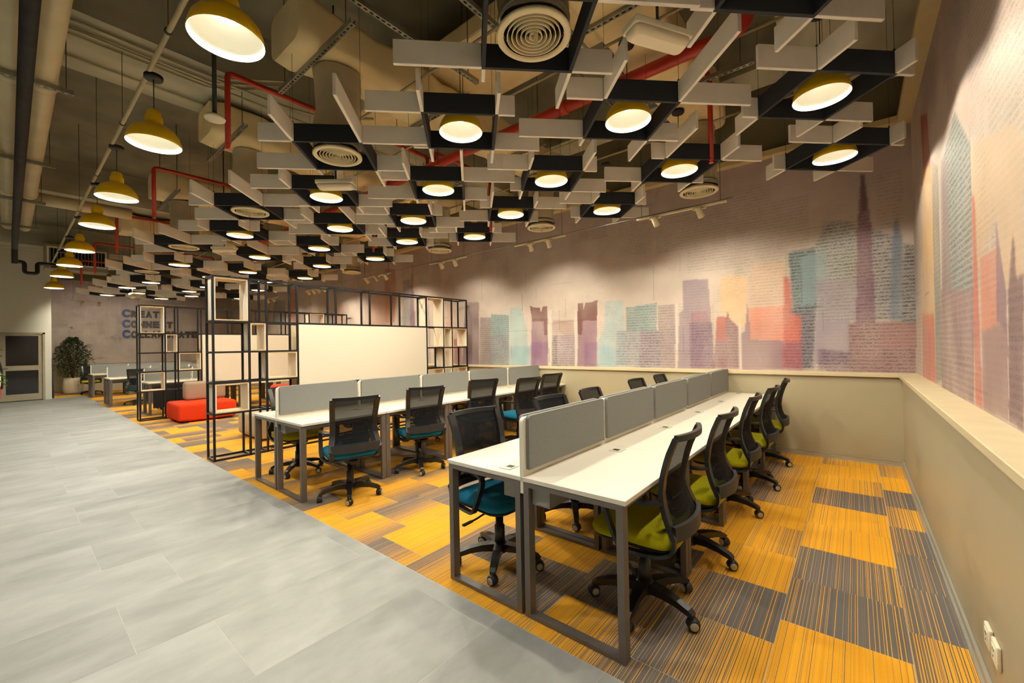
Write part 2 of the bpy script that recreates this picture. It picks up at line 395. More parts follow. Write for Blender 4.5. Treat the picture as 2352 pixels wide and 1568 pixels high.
struct('wall_right', MB().box(0.015,-9.6,-0.1,0.4,0.3,1.0), 'dado_paint', 'low beige painted wall below the right-hand ledge')
struct('wall_back', MB().box(-23.3,0.015,-0.1,0.015,0.4,1.0), 'dado_paint', 'low beige painted wall below the long mural')
struct('trim_1', MB().rbox(-0.018,-9.6,1.0,0.16,-0.018,1.042,0.004,1), 'ledge_wood', 'pale wooden ledge along the right-hand mural')
struct('trim_2', MB().rbox(-23.0,-0.018,1.0,0.16,0.16,1.042,0.004,1), 'ledge_wood', 'pale wooden ledge along the long mural')
bs = struct('baseboard_right', MB().box(0.004,-9.6,0.0,0.016,0.0,0.062), 'base_grey', 'grey skirting below the right-hand wall')
B('skirting_strip', MB().box(-0.006,-9.6,0.0,0.006,-0.006,0.014).box(0.0,-9.6,0.058,0.012,0,0.066), 'alu_strip', bs)
bs = struct('baseboard_back', MB().box(-23,0.004,0.0,0.004,0.016,0.062), 'base_grey', 'grey skirting below the mural wall')
B('skirting_strip', MB().box(-23,-0.006,0.0,-0.006,0.006,0.014).box(-23,0,0.058,0,0.012,0.066), 'alu_strip', bs)

MURAL_BACK = [
  ([(-6.06, 2.85), (-3.12, 2.71), (-2.48, 2.36), (-2.51, 1.06), (-6.72, 0.98), (-6.69, 2.37)],(214, 200, 186),0.5,8,0),
  ([(-7.08, 2.42), (-6.66, 2.39), (-6.68, 1.03), (-7.22, 1.02)],(122, 98, 110),0.85,2,0.3),
  ([(-7.49, 1.6), (-7.21, 1.66), (-7.22, 1.02), (-7.5, 1.01)],(150, 80, 78),0.8,3,0),
  ([(-6.63, 2.06), (-6.31, 2.04), (-6.33, 1.02), (-6.67, 1.02)],(152, 138, 140),0.85,1,0.5),
  ([(-6.31, 2.11), (-5.82, 2.06), (-5.83, 1.03), (-6.33, 1.02)],(128, 165, 168),0.85,1,0.6),
  ([(-6.36, 1.66), (-5.83, 1.67), (-5.85, 1.03), (-6.38, 1.02)],(150, 150, 160),0.6,2,0.7),
  ([(-5.79, 2.21), (-5.49, 2.19), (-5.35, 1.72), (-5.37, 1.04), (-5.82, 1.03)],(165, 198, 196),0.8,3,0.1),
  ([(-5.81, 1.43), (-5.27, 1.42), (-5.28, 1.04), (-5.82, 1.03)],(120, 178, 190),0.6,6,0),
  ([(-5.24, 1.96), (-4.86, 1.94), (-4.88, 1.05), (-5.28, 1.04)],(150, 112, 130),0.9,1,0.25),
  ([(-5.26, 1.51), (-4.87, 1.5), (-4.88, 1.01), (-5.28, 1.01)],(122, 82, 128),0.7,6,0),
  ([(-5.28, 2.21), (-5.22, 2.19), (-5.18, 2.17), (-5.04, 2.16), (-5.02, 2.06), (-4.97, 2.17), (-4.87, 2.17), (-4.88, 1.62), (-4.96, 1.62), (-4.96, 1.89), (-5.19, 1.9), (-5.22, 1.88)],(112, 62, 60),0.95,0,0.2),
  ([(-4.85, 2.1), (-4.77, 2.1), (-4.79, 1.05), (-4.85, 1.05)],(226, 216, 200),0.9,1,0),
  ([(-4.76, 1.9), (-4.29, 1.88), (-4.3, 1.62), (-4.77, 1.64)],(188, 158, 146),0.8,1,0.3),
  ([(-4.74, 1.63), (-4.28, 1.62), (-4.29, 1.05), (-4.68, 1.04)],(168, 150, 160),0.8,1,0.6),
  ([(-4.77, 1.63), (-4.66, 1.63), (-4.67, 1.04), (-4.79, 1.04)],(120, 118, 120),0.6,2,1),
  ([(-4.28, 2.06), (-4.21, 2.06), (-4.24, 1.05), (-4.28, 1.05)],(226, 216, 200),0.9,1,0),
  ([(-4.2, 1.89), (-3.83, 1.87), (-3.85, 1.06), (-4.24, 1.05)],(150, 112, 130),0.9,1,0.25),
  ([(-4.09, 1.48), (-3.83, 1.48), (-3.85, 1.03), (-4.1, 1.03)],(124, 82, 128),0.7,5,0),
  ([(-4.21, 2.17), (-4.1, 2.18), (-4.09, 2.05), (-4.05, 2.18), (-3.9, 2.18), (-3.85, 2.2), (-3.81, 2.2), (-3.83, 1.85), (-4.11, 1.86), (-4.13, 1.61), (-4.22, 1.62)],(116, 66, 62),0.95,0,0.2),
  ([(-3.81, 1.51), (-3.69, 1.69), (-3.66, 2.17), (-3.34, 2.16), (-3.33, 1.07), (-3.82, 1.06)],(165, 202, 204),0.8,3,0.1),
  ([(-3.82, 1.4), (-3.48, 1.4), (-3.49, 1.04), (-3.83, 1.03)],(130, 186, 198),0.6,6,0),
  ([(-3.29, 2.03), (-2.78, 2.07), (-2.79, 1.62), (-3.29, 1.64)],(122, 168, 170),0.9,1,0.6),
  ([(-3.47, 1.65), (-2.74, 1.64), (-2.75, 1.06), (-3.08, 1.05), (-3.49, 1.08)],(150, 165, 178),0.7,3,0.6),
  ([(-3.07, 1.64), (-2.74, 1.64), (-2.75, 1.06), (-3.08, 1.05)],(168, 152, 162),0.8,1,0.8),
  ([(-2.77, 2.02), (-2.5, 2.02), (-2.52, 1.05), (-2.75, 1.05)],(160, 142, 148),0.85,1,0.5),
  ([(-2.49, 2.04), (-2.46, 2.04), (-2.48, 1.05), (-2.5, 1.05)],(228, 218, 202),0.9,0,0),
  ([(-2.38, 2.38), (-2.02, 2.36), (-1.98, 1.56), (-1.96, 1.05), (-2.48, 1.05), (-2.44, 1.89), (-2.38, 1.93)],(150, 132, 146),0.85,1,0.2),
  ([(-2.27, 1.89), (-2.05, 1.9), (-2.01, 1.72), (-2.27, 1.73)],(172, 118, 132),0.7,2,0.2),
  ([(-2.29, 1.74), (-1.98, 1.72), (-1.96, 1.06), (-2.3, 1.06)],(138, 108, 132),0.75,2,0.6),
  ([(-1.84, 2.38), (-1.5, 2.35), (-1.5, 1.62), (-1.7, 1.66), (-1.86, 1.9), (-1.86, 2.33)],(236, 196, 146),0.85,2,0),
  ([(-1.47, 2.49), (-1.05, 2.51), (-1.07, 1.84), (-1.49, 1.87)],(232, 192, 158),0.6,6,0.3),
  ([(-1.5, 1.9), (-1.09, 1.9), (-1.1, 1.42), (-1.5, 1.46)],(236, 146, 120),0.9,3,0.2),
  ([(-1.91, 1.8), (-1.79, 1.79), (-1.77, 1.88), (-1.75, 1.77), (-1.64, 1.64), (-1.65, 1.06), (-1.99, 1.06), (-1.93, 1.53)],(140, 96, 110),0.9,1,0.5),
  ([(-1.91, 1.8), (-1.79, 1.79), (-1.79, 1.45), (-1.94, 1.46)],(202, 116, 96),0.85,1,0.1),
  ([(-1.63, 1.7), (-1.6, 1.7), (-1.61, 1.05), (-1.63, 1.05)],(228, 218, 202),0.9,0,0),
  ([(-1.6, 1.55), (-1.56, 1.58), (-1.52, 2.01), (-1.49, 1.57), (-1.49, 1.46), (-1.11, 1.44), (-1.11, 1.06), (-1.61, 1.05)],(150, 118, 130),0.9,1,0.15),
  ([(-1.03, 2.59), (-0.74, 2.61), (-0.75, 1.82), (-0.82, 1.09), (-0.97, 1.08), (-0.95, 1.73), (-1.01, 1.81)],(110, 138, 142),0.9,2,1),
  ([(-1.09, 2.29), (-1.03, 2.26), (-1.0, 1.8), (-0.9, 1.74), (-0.91, 1.07), (-1.12, 1.07)],(212, 98, 82),0.9,2,0.4),
  ([(-1.11, 1.42), (-0.9, 1.42), (-0.91, 1.06), (-1.12, 1.06)],(148, 92, 116),0.7,6,0.6),
  ([(-1.07, 1.84), (-0.78, 1.82), (-0.79, 1.08), (-0.92, 1.07), (-0.91, 1.74)],(124, 112, 130),0.7,3,1),
  ([(-0.75, 2.65), (-0.62, 2.9), (-0.43, 2.89), (-0.34, 2.8), (-0.36, 1.64), (-0.74, 1.69)],(158, 176, 176),0.6,2,0.8),
  ([(-0.9, 2.51), (-0.65, 2.56), (-0.64, 2.2), (-0.78, 1.89), (-0.91, 1.9)],(128, 164, 176),0.6,4,0.2),
  ([(-0.25, 2.78), (0.02, 2.6), (-0.0, 1.65), (-0.28, 1.67)],(152, 160, 170),0.65,2,0.9),
  ([(-0.75, 2.21), (-0.23, 2.15), (-0.24, 1.66), (-0.76, 1.69)],(166, 150, 168),0.6,6,0.4),
  ([(-0.77, 1.69), (-0.43, 1.67), (-0.44, 1.13), (-0.78, 1.14)],(156, 148, 166),0.85,1,0.1),
  ([(-0.74, 1.33), (-0.42, 1.28), (-0.43, 1.04), (-0.75, 1.06)],(118, 84, 124),0.7,4,0.8),
  ([(-0.37, 1.63), (-0.34, 2.74), (-0.29, 3.41), (-0.26, 3.4), (-0.21, 2.8), (-0.19, 1.62)],(134, 96, 116),0.9,1,0.6),
  ([(-0.29, 3.41), (-0.26, 3.4), (-0.24, 2.96), (-0.3, 2.96)],(82, 54, 66),0.8,1,0),
  ([(-0.44, 1.64), (0.16, 1.63), (0.14, 1.05), (-0.45, 1.05)],(158, 118, 124),0.9,1,0.7),
  ([(-0.16, 1.61), (0.16, 1.62), (0.15, 1.32), (-0.17, 1.33)],(186, 140, 132),0.6,4,0.5),
  ([(-0.02, 2.73), (0.01, 2.83), (0.06, 2.59), (0.06, 1.65), (-0.07, 1.66)],(106, 134, 160),0.8,2,0.4),
  ([(0.07, 2.52), (0.18, 2.47), (0.16, 1.62), (0.03, 1.62)],(130, 140, 146),0.75,2,1),
  ([(-10.16, 3.57), (-9.69, 3.5), (-9.66, 2.88), (-9.76, 2.11), (-10.2, 2.13)],(176, 100, 84),0.8,2,0),
  ([(-10.99, 3.03), (-9.86, 2.92), (-9.81, 1.02), (-11.05, 1.0)],(222, 168, 138),0.6,5,0.1),
  ([(-9.35, 3.16), (-9.03, 3.18), (-9.08, 1.03), (-9.49, 1.02)],(128, 134, 136),0.7,2,0.4),
  ([(-9.06, 2.63), (-8.96, 3.61), (-8.92, 2.62), (-8.8, 1.03), (-9.15, 1.02)],(112, 84, 112),0.85,1,0.4),
  ([(-8.76, 2.6), (-8.34, 2.46), (-8.3, 1.04), (-8.8, 1.03)],(150, 150, 150),0.6,3,0.7),
  ([(-7.64, 2.41), (-7.49, 2.4), (-7.45, 1.05), (-7.83, 1.04)],(222, 164, 132),0.7,3,0),
  ([(-16.15, 3.5), (-15.47, 3.62), (-15.44, 2.39), (-16.22, 2.43)],(190, 110, 90),0.8,2,0),
  ([(-17.51, 3.33), (-16.53, 3.25), (-16.56, 2.37), (-17.71, 2.42)],(120, 140, 150),0.8,2,0.3),
  ([(-12.73, 2.8), (-12.34, 2.77), (-12.36, 1.97), (-12.76, 1.99)],(214, 150, 120),0.6,3,0),
]
MURAL_RIGHT = [
  ([(-0.7, 3.6), (-1.15, 3.44), (-1.32, 2.76), (-0.81, 2.91)],(168, 70, 56),0.9,2,0),
  ([(-0.74, 3.09), (-1.42, 2.87), (-1.42, 2.14), (-1.22, 1.55), (-0.44, 1.57)],(226, 182, 120),0.85,4,0),
  ([(-0.43, 1.69), (-1.24, 1.65), (-1.27, 1.05), (-0.35, 1.01)],(206, 104, 88),0.8,5,0.1),
  ([(-1.33, 2.96), (-1.67, 2.79), (-1.63, 1.11), (-1.27, 1.05)],(120, 130, 116),0.7,3,0.3),
  ([(-1.92, 2.78), (-2.4, 2.92), (-2.84, 2.55), (-2.8, 1.7), (-1.72, 1.8)],(136, 152, 150),0.85,3,0.8),
  ([(-1.82, 2.8), (-2.03, 2.76), (-2.11, 1.76), (-1.68, 1.8)],(140, 104, 110),0.6,3,0.3),
  ([(-1.65, 1.82), (-2.83, 1.72), (-2.74, 1.05), (-1.56, 1.01)],(146, 116, 118),0.85,3,0.4),
  ([(-2.87, 2.54), (-3.7, 2.33), (-3.79, 2.23), (-3.74, 1.68), (-3.47, 1.65), (-3.35, 2.02), (-2.83, 1.78)],(222, 188, 144),0.7,4,0.1),
  ([(-2.83, 2.27), (-2.91, 2.22), (-2.96, 1.05), (-2.78, 1.05)],(206, 90, 70),0.8,3,0.2),
  ([(-2.99, 1.87), (-3.38, 1.88), (-3.33, 1.49), (-2.98, 1.46)],(218, 134, 108),0.85,2,0.1),
  ([(-2.98, 1.47), (-3.5, 1.52), (-3.49, 1.06), (-2.97, 1.05)],(152, 116, 116),0.85,2,0.1),
  ([(-3.34, 2.02), (-3.37, 1.92), (-3.48, 1.65), (-3.47, 1.47), (-3.3, 1.52)],(134, 102, 118),0.85,1,0),
  ([(-3.6, 1.88), (-3.62, 1.88), (-3.64, 1.69), (-3.74, 1.7), (-3.68, 1.05), (-3.47, 1.06), (-3.51, 1.64)],(116, 84, 90),0.85,2,0.4),
  ([(-3.49, 1.64), (-3.5, 1.64), (-3.47, 1.06), (-3.46, 1.06)],(230, 210, 190),0.8,0,0),
]

def paint_wall(name, u0, u1, z0, z1, step, polys, fn, label, back, ufine=None):
    us = np.linspace(u0, u1, int(round((u1-u0)/step))+1) if ufine is None else np.concatenate([np.arange(u0, ufine, .03), np.linspace(ufine, u1, int(round((u1-ufine)/step))+1)])
    nu = len(us)-1; nz = int(round((z1-z0)/step))
    U, Zz = np.meshgrid(us, np.linspace(z0, z1, nz+1))
    rng = np.random.RandomState(5)
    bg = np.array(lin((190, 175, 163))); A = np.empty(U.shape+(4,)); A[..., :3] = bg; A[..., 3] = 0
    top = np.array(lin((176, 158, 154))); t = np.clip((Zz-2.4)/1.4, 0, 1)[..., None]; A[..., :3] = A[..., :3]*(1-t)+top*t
    for _ in range(110):                       # faint pasted sheets
        a, w, h0, hh = rng.uniform(u0, u1), rng.uniform(.15, .9), rng.uniform(z0, z1), rng.uniform(.2, 1.2)
        m = (U > a) & (U < a+w) & (Zz > h0) & (Zz < h0+hh); A[m, :3] *= rng.uniform(.955, 1.03)
        if rng.rand() < .4: A[m, 3] = np.maximum(A[m, 3], .3)
    def field(nx, ny, sd_):                   # smooth random field for uneven washes
        g = np.random.RandomState(sd_).rand(ny+1, nx+1); fx = (U-u0)/(u1-u0)*nx; fy = (Zz-z0)/(z1-z0)*ny
        ix = np.clip(fx.astype(int), 0, nx-1); iy = np.clip(fy.astype(int), 0, ny-1); tx = fx-ix; ty = fy-iy; tx = tx*tx*(3-2*tx); ty = ty*ty*(3-2*ty)
        return (g[iy, ix]*(1-tx)+g[iy, ix+1]*tx)*(1-ty)+(g[iy+1, ix]*(1-tx)+g[iy+1, ix+1]*tx)*ty
    F = .55*field(int((u1-u0)*2.5), 7, 1)+.45*field(int((u1-u0)*9), 9, 2)
    for poly, rgb, al, bl, ink in polys:
        p = np.array(poly); x0, x1, y0, y1 = p[:, 0].min()-.2, p[:, 0].max()+.2, p[:, 1].min()-.2, p[:, 1].max()+.2
        i0, i1 = np.searchsorted(U[0], [x0, x1]); j0, j1 = np.searchsorted(Zz[:, 0], [y0, y1])
        if i1-i0 < 2 or j1-j0 < 2: continue
        uu, zz = U[j0:j1, i0:i1], Zz[j0:j1, i0:i1]; M = np.zeros(uu.shape, bool); n = len(p)
        for k in range(n):
            (xa, ya), (xb, yb) = p[k], p[(k+1) % n]
            if ya == yb: continue
            M ^= ((ya > zz) != (yb > zz)) & (uu < (xb-xa)*(zz-ya)/(yb-ya)+xa)
        M = M.astype(float)
        for _ in range(int(bl*1.2)):
            q = np.pad(M, 1, mode='edge'); M = (q[:-2, 1:-1]+q[2:, 1:-1]+q[1:-1, :-2]+q[1:-1, 2:]+q[1:-1, 1:-1]*2)/6
        rgb = tuple(.72*v+.22*w_ for v, w_ in zip(rgb, (168, 150, 146))); a = (M*al*np.clip(.52+.75*F[j0:j1, i0:i1], 0, 1))[..., None]; S = A[j0:j1, i0:i1]
        S[..., :3] = S[..., :3]*(1-a)+np.array(lin(rgb))*a
        S[..., 3] = S[..., 3]*(1-M)+ink*M
    if polys:                                  # ruled ink lines
        for _ in range(45):
            a = rng.uniform(max(u0, -8), u1); h0 = rng.uniform(z0, 2.6); ln_ = rng.uniform(.15, .6)
            m = (np.abs(U-a) < .007) & (Zz > h0) & (Zz < h0+ln_) if rng.rand() < .6 else (np.abs(Zz-h0) < .007) & (U > a) & (U < a+ln_)
            A[m, :3] *= rng.uniform(.72, .9)
    vs = [fn(u, z) for u, z in zip(U.ravel(), Zz.ravel())]; w = nu+1
    idx = np.arange((nu+1)*(nz+1)).reshape(nz+1, nu+1)
    q = np.stack([idx[:-1, :-1], idx[:-1, 1:], idx[1:, 1:], idx[1:, :-1]], -1).reshape(-1, 4)
    me = bpy.data.meshes.new(name); n = len(vs)
    me.vertices.add(n); me.vertices.foreach_set('co', np.array(vs, dtype=np.float32).ravel())
    me.loops.add(len(q)*4); me.loops.foreach_set('vertex_index', q.astype(np.int32).ravel())
    me.polygons.add(len(q)); me.polygons.foreach_set('loop_start', np.arange(0, len(q)*4, 4, dtype=np.int32)); me.polygons.foreach_set('loop_total', np.full(len(q), 4, dtype=np.int32))
    me.update(calc_edges=True)
    ca = me.color_attributes.new('paint', 'FLOAT_COLOR', 'POINT'); ca.data.foreach_set('color', A.reshape(-1).astype(np.float32))
    me.materials.append(MATS['mural_print'])
    o = ob(name, me); o['kind'] = 'structure'; o['label'] = label
    B('wall_backing', back, 'upper_wall', o)
    return o
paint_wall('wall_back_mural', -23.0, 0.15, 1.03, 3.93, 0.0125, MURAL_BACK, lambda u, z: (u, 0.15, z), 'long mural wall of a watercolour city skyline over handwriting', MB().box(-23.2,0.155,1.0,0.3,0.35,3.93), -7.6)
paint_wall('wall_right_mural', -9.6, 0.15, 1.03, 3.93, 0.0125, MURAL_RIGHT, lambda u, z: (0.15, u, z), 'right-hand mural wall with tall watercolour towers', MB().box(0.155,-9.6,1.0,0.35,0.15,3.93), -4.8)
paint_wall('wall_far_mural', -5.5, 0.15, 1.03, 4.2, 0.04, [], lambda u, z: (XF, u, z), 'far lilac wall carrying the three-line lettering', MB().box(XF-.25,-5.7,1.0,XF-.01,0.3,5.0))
struct('wall_far', MB().box(XF-.25,-5.7,-0.1,XF+0.02,0.3,1.02), 'dado_paint', 'beige lower part of the far wall')
struct('trim_3', MB().box(-23,0.02,3.88,0.16,0.16,3.95).box(0.03,-9.6,3.88,0.16,0.02,3.95), 'cream_trim', 'cream cap trim along the top of the mural walls')
struct('wall_upper', MB().box(-23.2,0.17,3.95,0.4,0.4,ZC).box(0.17,-9.6,3.95,0.4,0.4,ZC), 'upper_wall', 'dim raw wall above the murals')
# wall with the door, and the return beside it
struct('wall_door', MB().box(XD-.2,-9.6,-0.1,XD,-6.60,ZC).box(XD-.2,-5.60,-0.1,XD,-5.46,ZC).box(XD-.2,-6.60,2.13,XD,-5.60,ZC), 'white_paint', 'white wall around the glazed door')
struct('wall_return', MB().box(XF,-5.66,-0.1,XD-.2,-5.46,ZC), 'white_paint', 'return wall behind the potted tree')
struct('wall_left', MB().box(XD,-9.8,-0.1,0.4,-9.6,ZC), 'white_paint', 'plain wall along the left of the walkway')
dr = thing('door_1', 'grey framed door with two dark glass panes', 'door', (XD,0,0)); del dr['category']; dr['kind'] = 'structure'
B('door_jamb', MB().box(-.06,-6.60,0,.03,-6.55,2.13).box(-.06,-5.65,0,.03,-5.60,2.13).box(-.06,-6.60,2.08,.03,-5.60,2.13), 'door_frame', dr)
B('door_leaf', MB().box(-.05,-6.55,.02,.0,-6.40,2.08).box(-.05,-5.74,.02,.0,-5.65,2.08).box(-.05,-6.40,2.02,.0,-5.74,2.08).box(-.05,-6.40,.95,.0,-5.74,1.10).box(-.05,-6.40,.02,.0,-5.74,.22), 'door_frame', dr)
for z0, z1 in ((.22,.95),(1.10,2.02)): B('pane', MB().box(-.03,-6.405,z0,-.015,-5.735,z1), 'door_glass', dr)
B('door_handle', MB().tube([(0,-6.46,1.02),(.05,-6.46,1.02),(.05,-6.36,1.02)],.01,6), 'chrome', dr)

# slab, beams
ceil = struct('ceiling', MB().box(-24,-9.8,ZC,0.4,0.4,ZC+.2), 'concrete', 'raw concrete slab high above the office')
for x0, x1, zs in ((-0.9,0.2,4.45),(-6.6,-5.5,4.4),(-12.6,-11.6,4.4),(-18.4,-17.5,4.4)):
    B('ceiling_beam', MB().box(x0,-9.6,zs,x1,0.17,ZC), 'concrete_beam', ceil)
for y0, y1 in ((-7.3,-6.7),(-0.9,-0.45)):
    B('ceiling_beam', MB().box(XF,y0,4.55,0.1,y1,ZC), 'concrete_beam', ceil)

# ------------------------------------------------------------------ desks and desk screens
L = 0.9217; YN = -4.6085; H = 0.74; DW = 0.592
def make_desk():
    t = thing('office_desk', 'desk', 'desk')                   # local: spine edge at x=0, outer edge x=DW, y 0..L
    B('desktop', MB().rbox(0.003,0.002,H-.024,DW,L-.002,H,.002,1), 'desk_white', t)
    lf = MB()
    def frame(y):
        m = MB()
        for x in (.012, DW-.048): m.box(x,y,0.002,x+.034,y+.05,H-.024)
        m.box(.046,y,0.002,DW-.048,y+.05,.022); m.box(.046,y,H-.05,DW-.048,y+.05,H-.026); return m
    B('leg_frame', frame(.003), 'taupe_steel', t); B('leg_frame', frame(L-.053), 'taupe_steel', t)
    for x in (DW-.045,.02): B('side_rail', MB().box(x,.053,H-.05,x+.025,L-.053,H-.026), 'taupe_steel', t)
    B('cable_tray', MB().box(.05,.03,.595,.054,L-.05,.70).box(.05,.03,.595,.165,L-.05,.60).box(.161,.03,.595,.165,L-.05,.70).box(.05,.03,.595,.165,.034,.70).box(.05,L-.054,.595,.165,L-.05,.70), 'tray_grey', t)
    B('plate_gap', MB().box(.1285,.7735,H,.2065,.8665,H+.0006), 'socket_dark', t)
    g = B('cable_plate', MB().rbox(.13,.775,H,.205,.865,H+.003,.001,1), 'plate_white', t)
    B('cable_slot', MB().box(.143,.79,H+.003,.186,.83,H+.0036), 'socket_dark', g)
    return t
def make_screen():
    t = thing('desk_screen', 'screen', 'desk screen')          # local: centred on x=0, y 0..L
    def slab(y0, y1, z0, z1, r, x0, x1):
        poly = [(y0,z0),(y1,z0)]+[(y1-r+r*math.cos(a), z1-r+r*math.sin(a)) for a in [PI/2*i/5 for i in range(6)]]+[(y0+r+r*math.cos(a), z1-r+r*math.sin(a)) for a in [PI/2+PI/2*i/5 for i in range(6)]]
        return MB().prism(poly, x0, x1, 'x')
    B('screen_frame', slab(.006,L-.012,.65,1.055,.03,-.012,.012), 'screen_frame', t)
    for s in (-1,1):
        B('fabric_pad', slab(.034,L-.022,.775,1.064,.024,.012*s,.034*s), 'screen_fabric', t)
    return t
desk0 = make_desk(); screen0 = make_screen()
ROWS = [('front', -1.779, 5), ('second', -5.0, 5), ('third', -13.35, 4), ('fourth', -16.5, 3), ('farthest', -20.1, 3)]
for rn, xs, n in ROWS:
    for k in range(n):
        y = YN+k*L+(.28 if rn == 'third' else 0); pos = ['nearest the walkway','second from the walkway','third from the walkway','fourth from the walkway','against the mural wall'][k]
        place(desk0, (xs,y,0), 0, f'white-topped desk on the right side of the {rn} desk row, {pos}', 'desk', f'desks of the {rn} row')
        place(desk0, (xs,y+L,0), PI, f'white-topped desk on the left side of the {rn} desk row, {pos}', 'desk', f'desks of the {rn} row')
        place(screen0, (xs,y,0), 0, f'grey fabric desk screen along the {rn} desk row, {pos}', 'desk screen', f'screens of the {rn} row')

# ------------------------------------------------------------------ task chairs (local: facing +x)
wheel = MB().lathe([(.012,-.011),(.027,-.010),(.029,-.006),(.029,.006),(.027,.010),(.012,.011)],16,axis='y').mesh('wheel','black_plastic')
rim = MB().lathe([(.013,.0105),(.021,.0108),(.021,.012),(.013,.0125),(.0,.0125)],16,axis='y').mesh('wheel_rim','wheel_rim')
hood = MB().lathe([(.03,-.02),(.034,-.012),(.034,.012),(.03,.02)],14,axis='y',a0=0,a1=PI).tube([(0,0,.0),(0,0,.05)],.011,8).mesh('caster','black_plastic')
leg_me = MB().sweep([(.03,0,.105),(.12,0,.108),(.20,0,.098),(.262,0,.082),(.285,0,.07)],(0,1,0),[.062,.052,.044,.040,.034],[.05,.042,.034,.03,.022]).mesh('base_leg','black_satin')
def back_pt(v, u):                  # v 0 bottom .. 1 top, u -1..1
    prof = [(-.234,.495),(-.204,.555),(-.177,.625),(-.166,.70),(-.178,.79),(-.207,.89),(-.246,.980)]
    hw = [.222,.212,.198,.192,.196,.203,.207]
    f = v*(len(prof)-1); i = min(int(f), len(prof)-2); t = f-i
    x = prof[i][0]*(1-t)+prof[i+1][0]*t; z = prof[i][1]*(1-t)+prof[i+1][1]*t; w = hw[i]*(1-t)+hw[i+1]*t
    return (x-.045*(1-u*u), w*u, z)
def make_chair(seat_m, name, simple=False):
    t = thing(name, 'chair', 'chair')
    def outl(ins, dx=0): return rrect(.47-2*ins, .47-2*ins, .10-ins*.6, 6, (dx,0))
    s = loft([(outl(.03),.418),(outl(.006),.428),(outl(0),.448),(outl(.008),.468),(outl(.03),.481),(outl(.07),.487)])
    B('seat', s, seat_m, t)
    B('seat_pan', loft([(outl(.09),.385),(outl(.02),.405),(outl(.012),.418)]), 'black_plastic', t)
    for sg in (-1,1):
        B('back_upright', MB().sweep([back_pt(i/14,sg) for i in range(15)],(0,1,0),.046,.024), 'black_satin', t)
    B('top_rail', MB().sweep([back_pt(1,u/6) for u in range(-6,7)],(0,0,1),.03,.022), 'black_satin', t)
    B('lower_rail', MB().sweep([tuple(Vector(back_pt(.06,u/6))+Vector((-.006,0,0))) for u in range(-6,7)],(0,0,1),.075,.022), 'charcoal', t)
    B('back_mesh', MB().grid(lambda a,c: back_pt(.08+.9*c, -0.97+1.94*a), 12, 16), 'chair_mesh', t)
    lum = MB()
    for z in range(4):
        v = .20+.055*z; wd = (.55,.66,.66,.5)[z]
        lum.sweep([tuple(Vector(back_pt(v,u/4*wd))+Vector((.02,0,0))) for u in range(-4,5)],(0,0,1),.022,.008)
    for sg in (-.66,.66): lum.sweep([tuple(Vector(back_pt(v,sg*(1 if .24 < v < .33 else .8)))+Vector((.02,0,0))) for v in (.2,.255,.31,.365)],(0,1,0),.02,.008)
    B('lumbar_support', lum, 'charcoal', t)
    for sg in (-1,1):
        y = .245*sg
        path = smooth_path([(-.172,.20*sg,.655),(-.12,.235*sg,.652),(-.02,y,.655),(.085,y,.648),(.118,y,.62),(.105,y,.56),(.06,.25*sg,.45),(.03,.245*sg,.405),(-.03,.235*sg,.392),(-.14,.22*sg,.392),(-.20,.208*sg,.41),(-.228,.216*sg,.45),(-.234,.22*sg,.50)],4)
        B('armrest', MB().sweep(path,(0,1,0),.036,.017), 'black_satin', t)
    B('tilt_mechanism', MB().rbox(-.12,-.07,.345,.10,.07,.395,.012,2).rbox(-.17,-.035,.34,-.1,.035,.385,.01,2), 'black_plastic', t)
    B('lever', MB().tube(smooth_path([(.03,-.06,.375),(.03,-.16,.37),(.025,-.22,.355),(.02,-.26,.35)],3),.006,6).sweep([(.02,-.25,.35),(.018,-.32,.343)],(1,0,0),.022,.009), 'black_satin', t)
    B('gas_column', MB().lathe([(.0,.35),(.026,.35),(.026,.25),(.034,.245),(.036,.13),(.03,.12)],16), 'black_satin', t)
    B('base_hub', MB().lathe([(.0,.135),(.045,.135),(.052,.12),(.052,.075),(.03,.06),(.0,.06)],18), 'black_satin', t)
    for k in range(5):
        a = 2*PI*k/5+.35
        lg = ob('base_leg', leg_me, t, (0,0,.002), a)
        c = ob('caster', hood, t, (.282*math.cos(a),.282*math.sin(a),.031), a+(k*1.9 % 1.2)+.6)
        if not simple:
            for sg in (-1,1):
                ob('wheel', wheel, c, (0,.013*sg,0)); ob('wheel_rim', rim, c, (0,.013*sg,0), 0 if sg > 0 else PI)
        else: ob('wheel', wheel, c, (0,.0,0))
    return t
chair_t = make_chair('seat_teal', 'office_chair'); chair_l = make_chair('seat_lime', 'office_chair')
NTH = ['nearest the walkway','second from the walkway','third from the walkway','fourth from the walkway','next to the mural']
def chairs(proto, col, rn, side, spots):
    for k, (x, y, a) in enumerate(spots):
        place(proto, (x,y,0), math.radians(a), f'black mesh office chair, {col} seat, {side} side of {rn} desk row, {NTH[k]}', 'chair', f'chairs on the {side} of the {rn} row')
chairs(chair_l, 'lime', 'front', 'right', [(-1.31,-4.11,182),(-1.28,-3.37,180),(-1.29,-2.39,182),(-1.26,-1.57,178),(-1.27,-.64,184)])
chairs(chair_t, 'teal', 'front', 'left', [(-2.25,-4.26,-6),(-2.23,-3.33,-4),(-2.23,-2.58,3),(-2.28,-1.32,0),(-2.28,-.5,2)])
chairs(chair_t, 'teal', 'second', 'right', [(-4.24,-4.22,165),(-4.40,-3.25,163),(-4.53,-2.16,164),(-4.16,-1.66,172),(-4.31,-.86,172)])
chairs(chair_l, 'lime', 'second', 'left', [(-5.50,-4.17,4),(-5.60,-3.22,0),(-5.58,-2.28,-5),(-5.60,-1.40,0),(-5.6,-.50,0)])
